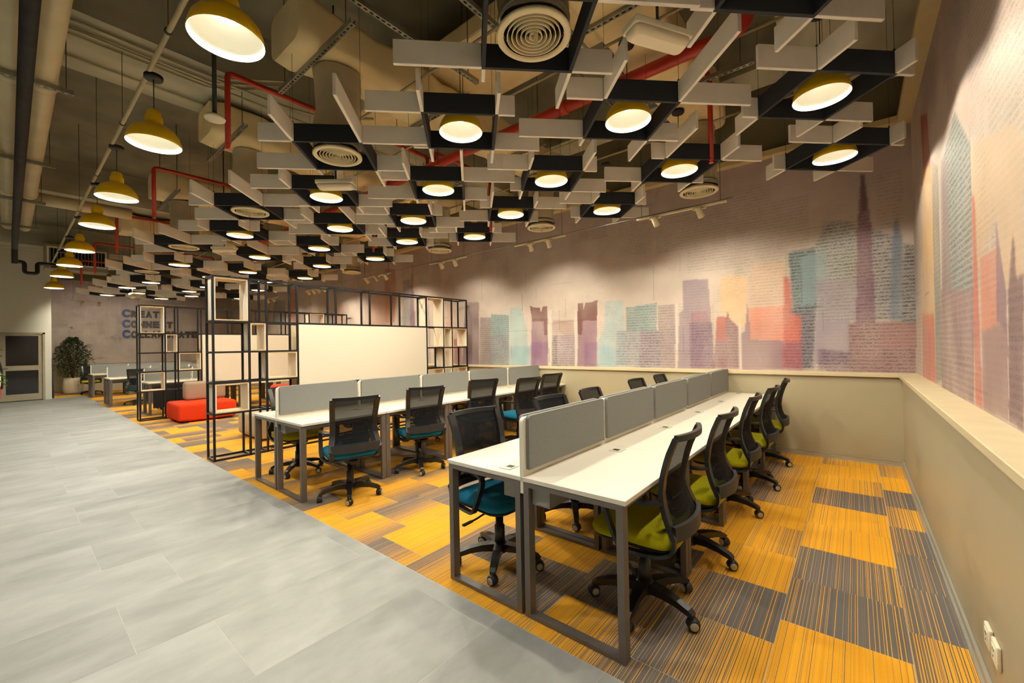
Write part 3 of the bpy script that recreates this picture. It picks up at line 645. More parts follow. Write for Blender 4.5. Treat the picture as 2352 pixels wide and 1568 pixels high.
far_t = make_chair('seat_teal', 'office_chair', True); far_l = make_chair('seat_lime', 'office_chair', True)
chairs(far_t, 'teal', 'third', 'right', [(-12.62,-3.15,175)])
chairs(far_l, 'lime', 'third', 'left', [(-13.95,-3.7,0)])
chairs(far_t, 'teal', 'fourth', 'right', [(-15.80,-4.05,170),(-15.85,-3.1,180)])
chairs(far_l, 'lime', 'farthest', 'left', [(-21.15,-4.5,-4)])
tag(B('modesty_panel', MB().rbox(-12.78,-4.25,.16,-12.75,-3.45,.66,.004,1), 'modesty'), 'black panel hung below the third desk row', 'panel')
mp = bpy.data.objects['modesty_panel']
B('panel_foot', MB().box(-12.775,-4.05,0,-12.755,-4.03,.16).box(-12.775,-3.65,0,-12.755,-3.63,.16), 'black_steel', mp)

# ------------------------------------------------------------------ steel shelf dividers
def make_shelf():
    t = thing('shelf_divider', 'shelf', 'shelf')               # local: front face x=0, back x=-.293
    D = -.293; r = .0125
    ys = [-4.65,-4.23,-4.01,-3.585,-2.98,-2.37,-1.76,-1.14,-.71,-.48,-.05]; zs = [.014,.61,1.02,1.425,1.835,2.43]
    for y in ys:
        lo = .0 if y not in (-2.98,-2.37,-1.76) else 1.835
        for x in (-r, D+r): B('post', MB().box(x-r,y-r,lo,x+r,y+r,zs[-1]+r), 'black_steel', t)
    for z in zs:
        for x in (-r, D+r):
            segs = [(-4.65,-3.585),(-1.14,-.05)] if z not in (zs[-1], 1.835, .014) else [(-4.65,-.05)]
            for a, c in segs: B('rail', MB().box(x-r,a+r,z-r,x+r,c-r,z+r), 'black_steel', t)
        for y in ys:
            if y in (-2.98,-2.37,-1.76) and z < 1.8: continue
            B('cross_bar', MB().box(D+2*r,y-r,z-r,-2*r,y+r,z+r), 'black_steel', t)
    def cell(y0, y1, z0, z1, m='birch'):
        w = .016; y0 += r; y1 -= r; z0 += r; z1 -= r
        bx = B('box_shelf', MB().box(D+.004,y0,z0,-.002,y1,z0+w), m, t); B('box_top', MB().box(D+.004,y0,z1-w,-.002,y1,z1), m, bx)
        B('box_side', MB().box(D+.004,y0,z0+w,-.002,y0+w,z1-w), 'birch_pale', bx)
        B('box_side', MB().box(D+.004,y1-w,z0+w,-.002,y1,z1-w), 'birch_pale', bx)
    for c in ((-4.65,-4.23,1.835,2.43),(-4.23,-4.01,1.425,1.835),(-4.01,-3.585,1.02,1.425),(-4.65,-4.23,.61,1.02),(-1.14,-.71,1.425,2.43),(-.71,-.48,.61,1.835),(-.48,-.05,1.425,1.835),(-.48,-.05,.61,1.02),(-1.14,-.71,.61,1.02)): cell(*c)
    B('writing_board', MB().rbox(-.022,-3.57,.62,.0,-1.155,1.82,.003,1), 'whiteboard', t)
    B('writing_board', MB().rbox(D,-3.57,.62,D+.02,-1.155,1.82,.003,1), 'panel_cream', t)
    return t
sh = make_shelf()
place(sh, (-6.834,0,0), 0, 'tall black steel shelf divider with cream board just behind the second desk row', 'shelf', 'steel shelf dividers')
place(sh, (-11.90,.045,0), 0, 'black steel shelf divider farther back, behind the red sofa', 'shelf', 'steel shelf dividers')

# ------------------------------------------------------------------ lounge pieces
def cushion(name, x0, y0, z0, x1, y1, z1, r, m, parent):
    return B(name, MB().rbox(x0,y0,z0,x1,y1,z1,r,4), m, parent)
s1 = thing('modular_sofa', 'red block sofa with grey backrest in front of the farther shelf divider', 'sofa', (0,0,0))
cushion('seat', -11.80,-4.21,.03,-10.80,-3.18,.385,.06,'sofa_red',s1)
cushion('backrest', -11.80,-3.93,.386,-11.50,-3.18,.775,.06,'sofa_grey',s1)
B('foot', MB().box(-11.7,-4.1,0,-11.62,-4.02,.031).box(-10.98,-4.1,0,-10.9,-4.02,.031).box(-11.7,-3.4,0,-11.62,-3.32,.031).box(-10.98,-3.4,0,-10.9,-3.32,.031), 'black_plastic', s1)
s2 = thing('modular_sofa', 'cream block sofa with red backrest just behind the nearer shelf divider', 'sofa', (0,0,0))
cushion('seat', -8.60,-3.85,.03,-7.60,-2.80,.425,.06,'sofa_cream',s2)
cushion('backrest', -8.05,-3.55,.426,-7.72,-2.80,.86,.06,'sofa_red',s2)
B('foot', MB().box(-8.5,-3.75,0,-8.42,-3.67,.031).box(-7.78,-3.75,0,-7.7,-3.67,.031).box(-8.5,-3.0,0,-8.42,-2.92,.031).box(-7.78,-3.0,0,-7.7,-2.92,.031), 'black_plastic', s2)

# ------------------------------------------------------------------ wall lettering
def word(txt, zb, label):
    t = thing('wall_lettering', label, 'lettering', (XF+.0,-3.44,zb), group='words on the far wall')
    y = 0.0
    for i, ch in enumerate(txt):
        cu = bpy.data.curves.new('letter','FONT'); cu.body = ch; cu.size = .40 if i == 0 else .345
        cu.extrude = .02; cu.offset = .024; cu.materials.append(MATS['letter_blue' if i == 0 else 'letter_dark'])
        o = bpy.data.objects.new('letter_'+ch.lower(), cu); COL.objects.link(o); o.parent = t
        bpy.context.view_layer.update(); w = o.dimensions.x
        sx = (.235 if i == 0 else (.20 if ch not in 'L' else .17))/max(w,.05)
        x0 = o.bound_box[0][0]
        me = bpy.data.meshes.new_from_object(o.evaluated_get(bpy.context.evaluated_depsgraph_get()))
        bpy.data.objects.remove(o); o = ob('letter_'+ch.lower(), me, t)
        o.rotation_euler = (PI/2,0,PI/2); o.scale = (sx,1,1); o.location = (.03, y-x0*sx, 0)
        y += .262 if i == 0 else (.228 if ch != 'L' else .195)
    return t
word('CREATE', 2.885, 'raised wall lettering reading CREATE, top line of the three')
word('CONNECT', 2.465, 'raised wall lettering reading CONNECT, middle line of the three')
word('COLLABORATE', 2.055, 'raised wall lettering reading COLLABORATE, bottom line of the three')

# ------------------------------------------------------------------ yellow dome lamps
shade_me = MB().lathe([(.1745,0),(.1765,.003),(.173,.03),(.159,.075),(.131,.115),(.092,.143),(.055,.155),(.050,.162),(.057,.176),(.057,.212),(.051,.228),(.045,.236),(.045,.258),(.034,.274),(.012,.281),(0,.281)],36).mesh('shade','yellow_enamel')
liner_me = MB().lathe([(.1745,0),(.171,.004),(.168,.03),(.154,.073),(.126,.111),(.087,.138),(.045,.149),(0,.150)],36).mesh('shade_liner','lamp_white')
bulb_me = MB().lathe([(0,.100),(.028,.103),(.042,.114),(.042,.124),(.025,.142),(0,.148)],16).mesh('bulb','bulb')
canopy_me = MB().lathe([(0,0),(.058,0),(.062,.008),(.062,.03),(.04,.042),(0,.042)],18).mesh('lamp_canopy','black_plastic')
cord_cache = {}
def lamp(x, y, z, zc, label, group, power, col):
    t = thing('dome_lamp', label, 'lamp', (x,y,z), random.uniform(0,6), group)
    s = ob('shade', shade_me, t); ob('shade_liner', liner_me, s); ob('bulb', bulb_me, t)
    k = round(zc-z,3)
    if k not in cord_cache: cord_cache[k] = MB().tube([(0,0,.28),(0,0,k)],.0035,6).mesh('cord','black_plastic')
    ob('cord', cord_cache[k], t); ob('lamp_canopy', canopy_me, t, (0,0,k))
    ld = LD.get((power,col))
    if ld is None:
        ld = bpy.data.lights.new('lamp_light','SPOT'); ld.energy = power; ld.color = col; ld.shadow_soft_size = .03; ld.spot_size = math.radians(148); ld.spot_blend = .25; LD[(power,col)] = ld
    lo = bpy.data.objects.new('lamp_light', ld); COL.objects.link(lo); lo.parent = t; lo.location = (0,0,.062)
    return t
LD = {}
for i, x in enumerate([-1.20,-2.93,-4.66,-6.44,-7.97,-10.02,-11.77,-13.49,-15.94]):
    lamp(x, -5.605, 3.1, 3.62, f'yellow dome pendant over the grey walkway, {ORD[i]} along the line from the camera', 'pendants over the walkway', P_PENDANT, NEUTRAL)

# ------------------------------------------------------------------ hash-shaped ceiling baffles
hs_ = .279; T = .012; ZB = 3.2; BH = .152
def panel(l0, l1, m, nm): return MB().rbox(l0,-T,0,l1,T,BH,.002,1).mesh(nm, m)
dark_a = panel(-hs_-T,hs_+T,'navy_board','dark_board'); dark_c = panel(-hs_+T,hs_-T,'navy_board','dark_board')
U_ = .1395
fins = {k: panel(0,k*U_-T,'light_board','light_fin') for k in (1,2,3,4,5)}
wire_me = MB().tube([(0,0,BH),(0,0,ZC-ZB)],.0016,5).lathe([(.0,BH),(.007,BH),(.007,BH+.02),(0,BH+.02)],8).mesh('hanging_wire','steel_wire')
wire_short = MB().tube([(0,0,BH),(0,0,3.95-ZB)],.0016,5).lathe([(.0,BH),(.007,BH),(.007,BH+.02),(0,BH+.02)],8).mesh('hanging_wire','steel_wire')
DUCT_X = (-1.75,-4.02,-6.28,-9.12,-12.3)
def make_baffle(spec, loc, label):
    t = thing('acoustic_baffle', label, 'ceiling baffle', loc, PI/4, 'hash-shaped ceiling baffles')
    for q, (n0, n1) in ((-hs_,spec[0]),(hs_,spec[1])):
        ob('dark_board', dark_a, t, (0,q,0)); ob('light_fin', fins[n1], t, (hs_+T,q,0)); ob('light_fin', fins[n0], t, (-hs_-T,q,0), PI)
    for p, (n0, n1) in ((-hs_,spec[2]),(hs_,spec[3])):
        ob('dark_board', dark_c, t, (p,0,0), PI/2); ob('light_fin', fins[n1], t, (p,hs_+T,0), PI/2); ob('light_fin', fins[n0], t, (p,-hs_-T,0), -PI/2)
    for p, q in ((-hs_,-hs_),(hs_,-hs_),(-hs_,hs_),(hs_,hs_)): ob('hanging_wire', wire_short if (min(abs(loc[0]+(p-q)*.7071-dx) for dx in DUCT_X) < .33 or (abs(loc[1]+(p+q)*.7071+3.05) < .5 and loc[0] > -5.9)) else wire_me, t, (p,q,0))
    return t
def spec_of(i, j):
    if i % 2 == 0: return ((3,1),(1,3),(2,2),(1 if i == 0 else (2,3,2)[j],2))
    return ((2,4),(4,2),(3,1),(5,3)) if j < 2 else ((1,3),(3,1),(4,2),(2,2))
LINES = [
 [(-.521,-3.957,1),(-.537,-2.585,1),(-.501,-1.247,1)],
 [(-1.765,-4.433,0),(-1.738,-3.215,1),(-1.744,-1.949,1)],
 [(-2.85,-3.975,1),(-2.874,-2.62,1),(-2.89,-1.286,1)],
 [(-4.01,-4.42,0),(-3.967,-3.262,1),(-3.932,-2.03,1)],
 [(-5.10,-3.983,1),(-5.10,-2.745,1),(-5.095,-1.545,1)],
 [(-6.32,-4.37,0),(-6.19,-3.235,1),(-6.124,-2.101,1)],
 [(-7.62,-4.08,1),(-7.62,-2.86,1),(-7.68,-1.716,1)],
 [(-9.14,-4.44,0),(-9.10,-3.29,1),(-9.12,-2.08,1)],
 [(-10.97,-4.12,1),(-10.95,-2.89,1),(-10.9,-1.64,1)],
 [(-12.35,-4.40,0),(-12.25,-3.24,1),(-12.1,-2.1,1)],
 [(-14.16,-4.03,1),(-14.19,-2.82,1),(-13.95,-1.65,1)],
 [(-15.62,-4.28,1),(-15.5,-2.94,1)],
 [(-16.87,-3.88,1),(-16.74,-2.60,1),(-16.55,-1.30,1)],
 [(-18.0,-4.40,1),(-18.1,-3.1,1)]]
vents = []
WHERE = {1: ['nearest the walkway'], 2: ['walkway end','mural end'], 3: ['walkway end','middle one','mural end']}
for i, ln in enumerate(LINES):
    for j, (x, y, k) in enumerate(ln):
        w = WHERE[len(ln)][j]
        make_baffle(spec_of(i,j), (x,y,ZB), f'hash-shaped ceiling baffle, {ORD[i]} line from the right wall, {w}')
        if k: lamp(x, y, ZB+.002, 3.8, f'yellow dome lamp inside the baffle, {ORD[i]} line from the right wall, {w}', 'lamps inside the baffles', P_BAFFLE, WARM)
        else: vents.append((x,y,f'round ceiling air diffuser in the walkway baffle, {ORD[i]} line from the right wall'))
for x, y, nm in ((-1.77,-1.16,'first'),(-4.01,-1.21,'second'),(-6.25,-1.28,'third'),(-9.4,-1.25,'fourth')):
    vents.append((x,y,f'round ceiling air diffuser beside the mural, {nm} from the right wall'))

# ------------------------------------------------------------------ round air diffusers with cloth-wrapped drops and ducts
flange_me = MB().lathe([(.172,.012),(.176,.0),(.205,.0),(.212,.006),(.212,.02),(.19,.026),(.176,.05)],40).mesh('diffuser_flange','vent_white')
ring_me = [MB().lathe([(r,.004),(r+.005,.004),(r-.004,.045),(r-.009,.045),(r,.004)],32).mesh('diffuser_ring','vent_white') for r in (.150,.124,.098,.072,.046,.022)]
void_me = MB().lathe([(0,.055),(.178,.055),(.178,.012)],32).mesh('dark_throat','dark_void')
tag_me = MB().box(-.012,-.001,-.06,.012,.001,.01).mesh('paper_tag','tan_tag')
def wrapped(h, r, seed):
    rng = random.Random(seed); ph = [rng.uniform(0,6) for _ in range(4)]
    def fn(u, v):
        a = 2*PI*u; rr = r*(1+.05*math.sin(3*a+ph[0]+v*4)+.03*math.sin(9*v+ph[1])+.02*math.sin(17*v+5*a+ph[2]))
        return (rr*math.cos(a), rr*math.sin(a), h*v)
    return MB().grid(fn, 28, 16)
drop_me = [wrapped(.69,.195,s).mesh('drop_sleeve','duct_cloth') for s in (1,2,3)]
for i, (x, y, lb) in enumerate(vents):
    t = thing('air_diffuser', lb, 'air vent', (x,y,ZB), 0, 'round air diffusers')
    ob('diffuser_flange', flange_me, t)
    for m in ring_me: ob('diffuser_ring', m, t)
    ob('dark_throat', void_me, t)
    if i % 2 == 0: ob('paper_tag', tag_me, t, (.03,-.02,0), .6)
    d = thing('duct_drop', lb.replace('round ceiling air diffuser','cloth-wrapped duct drop'), 'duct', (x,y,ZB+.06), i*1.3, 'cloth-wrapped duct drops')
    ob('drop_sleeve', drop_me[i % 3], d)
    ob('band_clamp', MB().lathe([(.203,.02),(.207,.02),(.207,.05),(.203,.05)],24).mesh('band_clamp','galvanised'), d)
def branch(x, y0, y1, nm, i):
    rng = random.Random(i); ph = [rng.uniform(0,6) for _ in range(5)]; w, h = .27, .19
    pol = rrect(2*w,2*h,.09,4)
    n = 28; vs = []; m = len(pol)
    for j in range(n+1):
        y = y0+(y1-y0)*j/n; k = 1+.05*math.sin(j*.9+ph[0])+.04*math.sin(j*2.3+ph[1])
        vs += [(x+p[0]*k+.02*math.sin(j*.5+ph[2]), y, 4.16+p[1]*k) for p in pol]
    fs = [(j*m+a, j*m+(a+1) % m, (j+1)*m+(a+1) % m, (j+1)*m+a) for j in range(n) for a in range(m)]
    mb = MB().add(vs, fs, True); mb.f += [tuple(range(m-1,-1,-1)), tuple(n*m+a for a in range(m))]; mb.sm += [False,False]
    tag(B('air_duct', mb, 'duct_wrap'), f'cream cloth-wrapped air duct running towards the mural, {nm} from the right wall', 'duct', 'wrapped branch ducts')
for i, x in enumerate(DUCT_X): branch(x, -4.86, -.95, ORD[i], i)
tr = MB(); 
pol = rrect(.9,.5,.1,4)
tr.prism([(p[0]-3.05,p[1]*.5+4.52) for p in pol], -5.4, -1.2, 'x')
tag(B('main_air_duct', tr, 'duct_wrap'), 'wide cream main air duct above the baffles', 'duct')

# slotted strut channels under the ducts: real slots between the bridges
def strut(p0, p1, label, group='slotted strut channels'):
    a, c = Vector(p0), Vector(p1); ln = (c-a).length; n = max(2, int(ln/.05)); w = .041
    mb = MB(); mb.box(0,-w/2,0,ln,-w/2+.012,.004).box(0,w/2-.012,0,ln,w/2,.004).box(0,-w/2,.004,ln,-w/2+.003,.04).box(0,w/2-.003,.004,ln,w/2,.04)
    for i in range(n+1):
        x = i*ln/n; mb.box(max(0,x-.011),-w/2+.012,0,min(ln,x+.011),w/2-.012,.004)
    t = thing('strut_channel', label, 'strut', p0, math.atan2(c.y-a.y,c.x-a.x), group)
    B('channel', mb, 'galvanised', t)
    for f in (.08,.92): B('threaded_rod', MB().tube([(ln*f,0,.04),(ln*f,0,ZC-a.z)],.004,6), 'steel_wire', t)
for i, x in enumerate((-1.75,-4.02,-6.28,-9.12)):
    for y, w in ((-4.66,'walkway end'),(-2.1,'mural end'),(-3.4,'middle')):
        strut((x-.62,y,3.93), (x+.72,y,3.93), f'slotted galvanised strut under the {w} of the {ORD[i]} wrapped duct from the right')
strut((-2.55,-5.2,3.98), (-2.55,-3.5,3.98), 'long slotted strut channel crossing between the first two wrapped ducts')
strut((-3.2,-5.0,4.02), (-3.2,-3.4,4.02), 'long slotted strut channel beside the second wrapped duct')

# ------------------------------------------------------------------ conduits, pipes, trays
def run(name, pts, r, m, label, cat, group=None, fr=.08, n=8, clips=None):
    o = tag(B(name, MB().tube(fillet(pts,fr) if len(pts) > 2 else pts, r, n), m), label, cat, group)
    if clips:
        for c in clips: B('pipe_clip', MB().lathe([(r+.001,-.012),(r+.006,-.012),(r+.006,.012),(r+.001,.012)],12,axis='x').tube([(0,0,r+.004),(0,0,max(.05,ZC-c[2]))],.003,5), 'steel_wire', o, c)
    return o
run('conduit', [(-.3,-5.63,3.66),(-16.2,-5.66,3.66)], .017, 'conduit_cream', 'long cream conduit carrying the walkway pendants', 'conduit', clips=[(-x,-5.64,3.66) for x in (2.2,4.0,5.8,7.6,9.6,11.8,14.0)])
for i, (y, a, c) in enumerate(((-3.98,-2.3,-16),(-3.25,-1.2,-15),(-2.66,-.3,-15),(-2.03,-1.2,-15),(-1.42,-.3,-15))):
    run('conduit', [(a,y,3.86),(c,y,3.86)], .012, 'conduit_cream', f'thin cream conduit feeding the lamps between the ducts, {ORD[i]} from the walkway', 'conduit', 'lamp conduits')
for i, x in enumerate((-5.62,-5.75,-5.88,-6.3)):
    run('conduit', [(x,-9.0,4.375),(x,-4.9 if i < 3 else -1.6,4.375),(x+.5,-4.4,4.375)] if i < 3 else [(x,-9.0,4.375),(x,-1.6,4.375)], .012, 'conduit_cream', f'conduit clipped below the concrete beam over the walkway, {ORD[i]} from the right', 'conduit', 'conduits under the beam', .1)
run('conduit', [(-5.2,-7.5,4.15),(-5.2,-4.6,4.12),(-5.0,-4.1,4.05),(-4.4,-3.8,3.95)], .013, 'conduit_cream', 'grey cable conduit curving down behind the wrapped drop', 'conduit', None, .3)
run('conduit', [(-5.32,-7.5,4.15),(-5.32,-4.5,4.1),(-5.32,-1.5,4.1)], .013, 'conduit_cream', 'straight cable conduit beside the curving one', 'conduit', None, .3)
for i, (xa, y) in enumerate(((-1.9,-4.9),(-2.1,-4.9),(-2.3,-4.9))):
    run('conduit', [(xa,-5.2,4.0-.03*i),(xa,-1.2,4.0-.03*i)], .012, 'galvanised', f'bare steel conduit beside the first wrapped duct, {ORD[i]} from the right', 'conduit', 'bare steel conduits')
for y, nm in ((-6.13,'nearer'),(-6.34,'outer')):
    o = run('drain_pipe', [(-.3,y,4.0),(-13.2,y,4.0)], .088, 'white_pipe', f'{nm} of the two fat cream drain pipes above the walkway', 'pipe', 'fat drain pipes', n=20)
    for x in (-6.2,-10.4): B('pipe_collar', MB().lathe([(.089,-.06),(.099,-.06),(.099,.06),(.089,.06)],20,axis='x'), 'white_pipe', o, (x,y,4.0))
run('insulated_pipe', [(-.3,-6.25,3.795),(-14.6,-6.25,3.795),(-14.6,-6.25,3.45)], .048, 'black_tray', 'dark insulated pipe slung below the two fat drain pipes', 'pipe', None, .1, 14)
for i, x in enumerate((-4.3,-6.0,-8.4,-10.5,-12.6)):
    strut((x,-6.55,3.865), (x,-5.95,3.865), f'short strut holding up the drain pipes, {ORD[i]} along the walkway', 'struts under the drain pipes')
run('cream_duct_pipe', [(-10.6,-6.2,3.98),(-10.6,-5.3,3.98),(-10.6,-4.9,3.98)], .1, 'white_pipe', 'cream pipe branching off across the walkway', 'pipe', None, .2, 16)
run('drain_trap', [(-15.3,-6.25,3.75),(-15.3,-6.25,3.6),(-15.3,-6.1,3.6),(-15.3,-6.1,3.35),(-15.3,-5.9,3.35),(-15.3,-5.9,3.6),(-15.3,-5.6,3.6)], .04, 'black_plastic', 'black pipe bend hanging near the door wall', 'pipe', None, .06, 10)
# red sprinkler pipework
o = run('sprinkler_main', [(-.955,-2.77,4.95),(-.955,-2.77,3.83),(-19.0,-2.77,3.83)], .055, 'red_pipe', 'thick red sprinkler main above the baffles', 'pipe', None, .16, 16)
for x in (-2.6,-5.6): B('coupling', MB().lathe([(.056,-.04),(.068,-.04),(.068,.04),(.056,.04)],18,axis='x'), 'red_pipe', o, (x,-2.77,3.83))
def sprinkler(x, y, z, zt, label):
    t = thing('sprinkler_branch', label, 'pipe', (x,y,z), 0, 'sprinkler branches')
    B('branch_pipe', MB().tube(fillet([(0,-2.77-y,3.86-z),(0,-2.77-y,zt-z),(0,0,zt-z),(0,0,.05)],.05),.024,12), 'red_pipe', t)
    B('sprinkler_head', MB().lathe([(0,.055),(.02,.05),(.02,.03),(.012,.02),(.012,.008),(.022,.004),(.022,0),(0,0)],14), 'red_head', t)
for i, x in enumerate((-4.75,-7.76,-10.8,-13.85,-16.6)): sprinkler(x,-5.07,3.28,3.98, f'red sprinkler pipe dropping beside the walkway, {ORD[i]} from the right')
sprinkler(-1.42,-2.02,3.17,4.0,'red sprinkler pipe dropping through the baffles close to the right-hand wall')
sprinkler(-7.02,-2.17,3.17,4.0,'red sprinkler pipe dropping through the baffles above the nearer shelf divider')
sprinkler(-4.6,-1.7,3.17,4.0,'red sprinkler pipe dropping through the baffles above the second desk row')

# emergency lights, detector
def emergency(x, y, z, a, label):
    t = thing('emergency_light', label, 'light fitting', (x,y,z), math.radians(a), 'emergency lights')
    B('housing', MB().rbox(-.19,-.065,.045,.19,.065,.085,.008,2), 'plate_white', t)
    B('lens', loft([(rrect(.33,.075,.03,4),0),(rrect(.36,.11,.03,4),.02),(rrect(.368,.12,.03,4),.046)]), 'emergency_lens', t)
    B('hanging_rod', MB().tube([(0,0,.085),(0,0,ZC-z)],.008,8), 'black_plastic', t)
    B('indicator', MB().lathe([(0,-.004),(.007,-.002),(.007,.004)],10), 'led_green', t, (-.15,.03,.012))
emergency(-1.19,-4.06,3.09,60,'white emergency light hanging between the first baffles near the camera')
emergency(-4.49,-4.19,3.09,40,'white emergency light hanging in front of the fifth line of baffles')
emergency(-8.46,-4.05,3.09,40,'white emergency light hanging beyond the nearer shelf divider')
t = thing('smoke_detector', 'white disc smoke detector on a black drop rod near the walkway', 'smoke detector', (-4.31,-5.29,3.3))
B('detector_disc', MB().lathe([(0,-.012),(.03,-.012),(.035,-.004),(.07,0),(.075,.012),(.06,.03),(0,.03)],24), 'plate_white', t)
B('drop_rod', MB().tube([(0,0,.03),(0,0,ZC-3.3)],.016,8), 'black_plastic', t)

# ------------------------------------------------------------------ track lighting
spot_me = MB().lathe([(0,-.11),(.03,-.108),(.036,-.10),(.037,-.02),(.041,.03),(.036,.03),(.034,.015)],18,axis='z').mesh('spot_body','track_white')
lens_me = MB().lathe([(0,.012),(.034,.012)],18).mesh('spot_lens','spot_glow')
sd = bpy.data.lights.new('spot_light','SPOT'); sd.energy = P_SPOT; sd.color = WARM; sd.spot_size = math.radians(100); sd.spot_blend = .6; sd.shadow_soft_size = .03
sd2 = sd.copy(); sd2.energy = 3.0; sd3 = sd.copy(); sd3.energy = 45.0
def track(p0, p1, heads, aim, label, zt=3.1, sd=sd):
    a, c = Vector(p0), Vector(p1); d_ = (c-a); ln = d_.length
    t = thing('track_light', label, 'track light', (a.x,a.y,zt), math.atan2(d_.y,d_.x), 'track lights')
    B('track_rail', MB().rbox(0,-.017,-.012,ln,.017,.012,.003,1), 'track_white', t)
    for f in (.06,.94): B('hanging_wire', MB().tube([(ln*f,0,.012),(ln*f,0,ZC-zt)],.003,5), 'steel_wire', t)
    inv = Matrix.Rotation(-math.atan2(d_.y,d_.x),3,'Z')
    for f in heads:
        B('driver_box', MB().rbox(f-.09,-.016,-.034,f+.06,.016,-.012,.004,1).tube([(f,0,-.034),(f,0,-.085)],.008,8), 'track_white', t)
        v = (inv @ Vector(aim(f))).normalized(); q = Vector((0,0,1)).rotation_difference(v).to_euler()
        s = ob('spot_body', spot_me, t, (f,0,-.10), rot=q); ob('spot_lens', lens_me, s)
        q2 = Vector((0,0,-1)).rotation_difference(v).to_euler()
        lo = bpy.data.objects.new('spot_light', sd); COL.objects.link(lo); lo.parent = t; lo.location = Vector((f,0,-.10))+v*.04; lo.rotation_euler = q2
YT = -.95
run('track_channel', [(-1.45,YT,3.125),(-20.5,YT,3.125)], .007, 'galvanised', 'thin steel channel carrying the track lights along the mural', 'track')
for i, (xa, ln, hd) in enumerate(((-2.62,1.1,(.26,.81)),(-4.75,1.0,(.35,.70)),(-6.95,1.05,(.37,.76)),(-9.4,1.1,(.2,.6,.95)),(-12.4,1.2,(.2,.5,.8,1.1)),(-15.4,1.1,(.3,.8)))):
    track((xa,YT,3.1),(xa+ln,YT,3.1),hd,lambda f: ((-.25 if int(f*10) % 2 else .25),1.0,-1.15), f'white track light aimed at the long mural, {ORD[i]} from the right-hand wall')
track((-19.2,-5.1,3.1),(-19.2,-4.2,3.1),(.25,.62),lambda f: (-1,0,-.55), 'white track light facing the lettered far wall, walkway end', sd=sd3)
track((-19.2,-3.6,3.1),(-19.2,-2.2,3.1),(.3,1.0),lambda f: (-1,0,-.55), 'white track light facing the lettered far wall, mural end', sd=sd3)
track((-.95,-5.9,3.1),(-.95,-4.7,3.1),(.2,1.0),lambda f: (1,.55,-1.0), 'white track light aimed at the right-hand mural, near the camera', sd=sd2)

# ------------------------------------------------------------------ plants, extinguisher, sockets and other small things
def leaf_blade(l, w, droop, n=7):
    vs = []
    for i in range(n+1):
        t = i/n; ww = w*math.sin(PI*min(.999,.08+.92*t))**.8; z = l*.62*t-droop*t*t; x = l*.8*t
        vs += [(x,-ww/2,z),(x,0,z-.012),(x,ww/2,z)]
    fs = []
    for i in range(n):
        for k in (0,1): fs.append((i*3+k,i*3+k+1,i*3+3+k+1,i*3+3+k))
    return MB().add(vs, fs, True).mesh('leaf','leaf_green')
pt = thing('leafy_plant', 'green strap-leaved plant at the left edge beside the walkway', 'plant', (-6.0,-6.86,0))
B('pot', MB().lathe([(0,0),(.17,0),(.2,.04),(.21,.60),(.2,.62),(.185,.62),(.185,.57),(0,.57)],28), 'pot_white', pt)
B('soil', MB().lathe([(0,.578),(.18,.575)],20), 'soil', pt)
B('stem', MB().tube([(0,0,.57),(.01,.02,.8),(0,.01,1.48)],.022,8), 'bark', pt)
blades = [leaf_blade(.58,.07,.34), leaf_blade(.50,.06,.14), leaf_blade(.62,.065,.52)]
rg = random.Random(3)
for i in range(26):
    ob('leaf', blades[i % 3], pt, (0,.01,1.2+.28*(i/26)), i*2.399+.2)
for a, z, b_ in ((82,1.42,0),(95,1.36,2),(76,1.4,2),(88,1.47,0)): ob('leaf', blades[b_], pt, (0,.01,z), math.radians(a))

tr_ = thing('potted_tree', 'bushy dark green potted tree in a pale round pot by the far wall', 'plant', (-22.2,-4.86,0))
B('pot', MB().lathe([(0,0),(.22,0),(.255,.05),(.27,.25),(.235,.56),(.225,.57),(.21,.57),(.21,.52),(0,.52)],28), 'pot_white', tr_)
B('soil', MB().lathe([(0,.53),(.21,.525)],20), 'soil', tr_)
tm = MB()
for i in range(7):
    a = i*.9; tm.tube([(0,0,.5),(.08*math.cos(a),.08*math.sin(a),1.0),(.3*math.cos(a)*rg.uniform(.5,1),.3*math.sin(a)*rg.uniform(.5,1),1.5+.5*rg.random())],[.02,.014,.005],6)
B('branches', tm, 'bark', tr_)
vs = []; fs = []
for i in range(2600):
    h = rg.random()**.8; z = .6+1.42*h; R = .5*(math.sin(PI*min(1,.16+.80*h))**.8)*(.7+.45*math.sin(i*.37)**2)
    a = rg.uniform(0,2*PI); rr = R*math.sqrt(rg.random()); c = Vector((rr*math.cos(a),rr*math.sin(a),z))
    d_ = Vector((math.cos(a)+rg.uniform(-.6,.6),math.sin(a)+rg.uniform(-.6,.6),rg.uniform(-.7,.7))).normalized(); sd_ = d_.cross(Vector((rg.uniform(-1,1),rg.uniform(-1,1),1))).normalized()
    l, w = rg.uniform(.05,.09), rg.uniform(.016,.028); o = len(vs)
    vs += [c, c+d_*l*.5+sd_*w, c+d_*l, c+d_*l*.5-sd_*w]; fs.append((o,o+1,o+2,o+3))
fo = B('foliage', MB().add(vs,fs), 'leaf_dark', tr_); fo['kind'] = 'stuff'

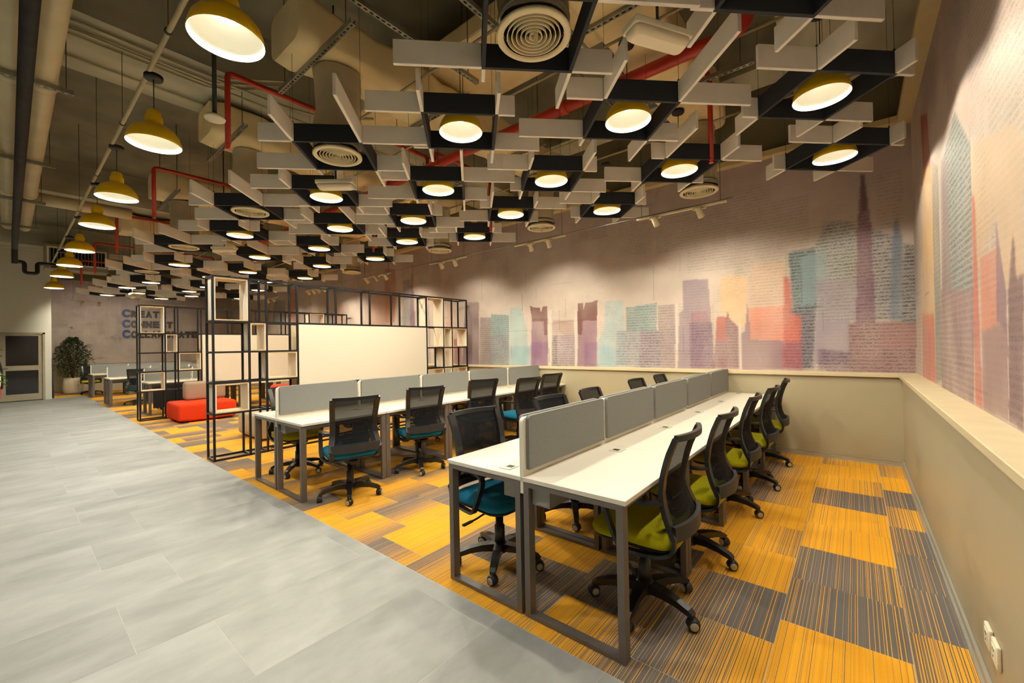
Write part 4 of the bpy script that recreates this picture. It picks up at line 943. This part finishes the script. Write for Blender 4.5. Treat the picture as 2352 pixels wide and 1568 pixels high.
struct('pillar', MB().box(-8.75,-7.1,0,-8.15,-6.48,ZC), 'white_paint', 'square white pillar beside the walkway')
ex = thing('fire_extinguisher', 'red fire extinguisher hung on the pillar at the left edge', 'fire extinguisher', (-8.06,-6.49,.93))
B('cylinder', MB().lathe([(0,0),(.07,0),(.08,.015),(.08,.40),(.07,.45),(.03,.475),(0,.475)],24), 'ext_red', ex)
B('label_band', MB().lathe([(.081,.15),(.081,.30)],24), 'plate_white', ex)
B('neck_ring', MB().lathe([(.0815,.36),(.0815,.385)],24), 'black_plastic', ex)
B('valve', MB().lathe([(0,.47),(.022,.47),(.022,.51),(0,.51)],12).sweep([(-.02,0,.52),(.09,0,.55)],(0,1,0),.02,.012), 'black_plastic', ex)
B('hose', MB().tube(smooth_path([(.02,.0,.5),(.07,.06,.46),(.06,.09,.3),(.03,.088,.12)],4),.01,8), 'black_plastic', ex)
B('bracket', MB().box(-.092,-.04,.2,-.078,.04,.3), 'chrome', ex)

def socket(y, z, label):
    t = thing('wall_socket', label, 'socket', (0.015,y,z), 0, 'sockets on the right-hand wall')
    B('face_plate', MB().rbox(-.014,-.043,-.043,0,.043,.043,.004,2), 'plate_white', t)
    B('socket_insert', MB().rbox(-.016,-.026,-.028,-.013,.026,.028,.002,1), 'plate_white', t)
    B('socket_holes', MB().box(-.0168,-.012,.008,-.0158,-.006,.016).box(-.0168,.006,.008,-.0158,.012,.016).box(-.0168,-.003,-.016,-.0158,.003,-.008), 'socket_dark', t)
socket(-3.86,.243,'white wall socket low on the right-hand wall, the one nearer the mural corner')
socket(-3.975,.243,'white wall socket low on the right-hand wall, the one nearer the camera')

cv = thing('security_camera', 'white dome security camera hanging below the baffles by the far desks', 'camera', (-15.6,-4.18,3.0))
B('camera_dome', MB().lathe([(0,-.09),(.05,-.075),(.075,-.03),(.08,.0),(.08,.05),(.03,.07),(0,.07)],20), 'plate_white', cv)
B('mount_rod', MB().tube([(0,0,.07),(0,0,ZC-3.0)],.012,8), 'plate_white', cv)

fc = thing('fan_coil_unit', 'grey ceiling fan coil unit with a dark grille above the far walkway', 'air conditioner', (-17.0,-5.1,3.74))
B('casing', MB().rbox(-.6,-.62,0,0,.62,.68,.01,1), 'bulkhead', fc)
B('grille_frame', MB().box(0,-.58,.12,.02,.58,.16).box(0,-.58,.56,.02,.58,.6).box(0,-.58,.16,.02,-.54,.56).box(0,.54,.16,.02,.58,.56), 'plate_white', fc)
B('grille_back', MB().box(-.001,-.54,.16,.003,.54,.56), 'dark_void', fc)
for k in range(16): B('grille_slat', MB().box(.004,-.53+.066*k,.16,.014,-.515+.066*k,.56), 'galvanised', fc)
tag(B('leaning_panel', MB().prism([(-5.43,0),(-5.40,0),(-5.44,1.25),(-5.455,1.25)], -21.3, -20.55, 'x'), 'modesty'), 'tall dark panel leaning beside the potted tree', 'panel')

MATS['chair_mesh'].use_transparent_shadow = False
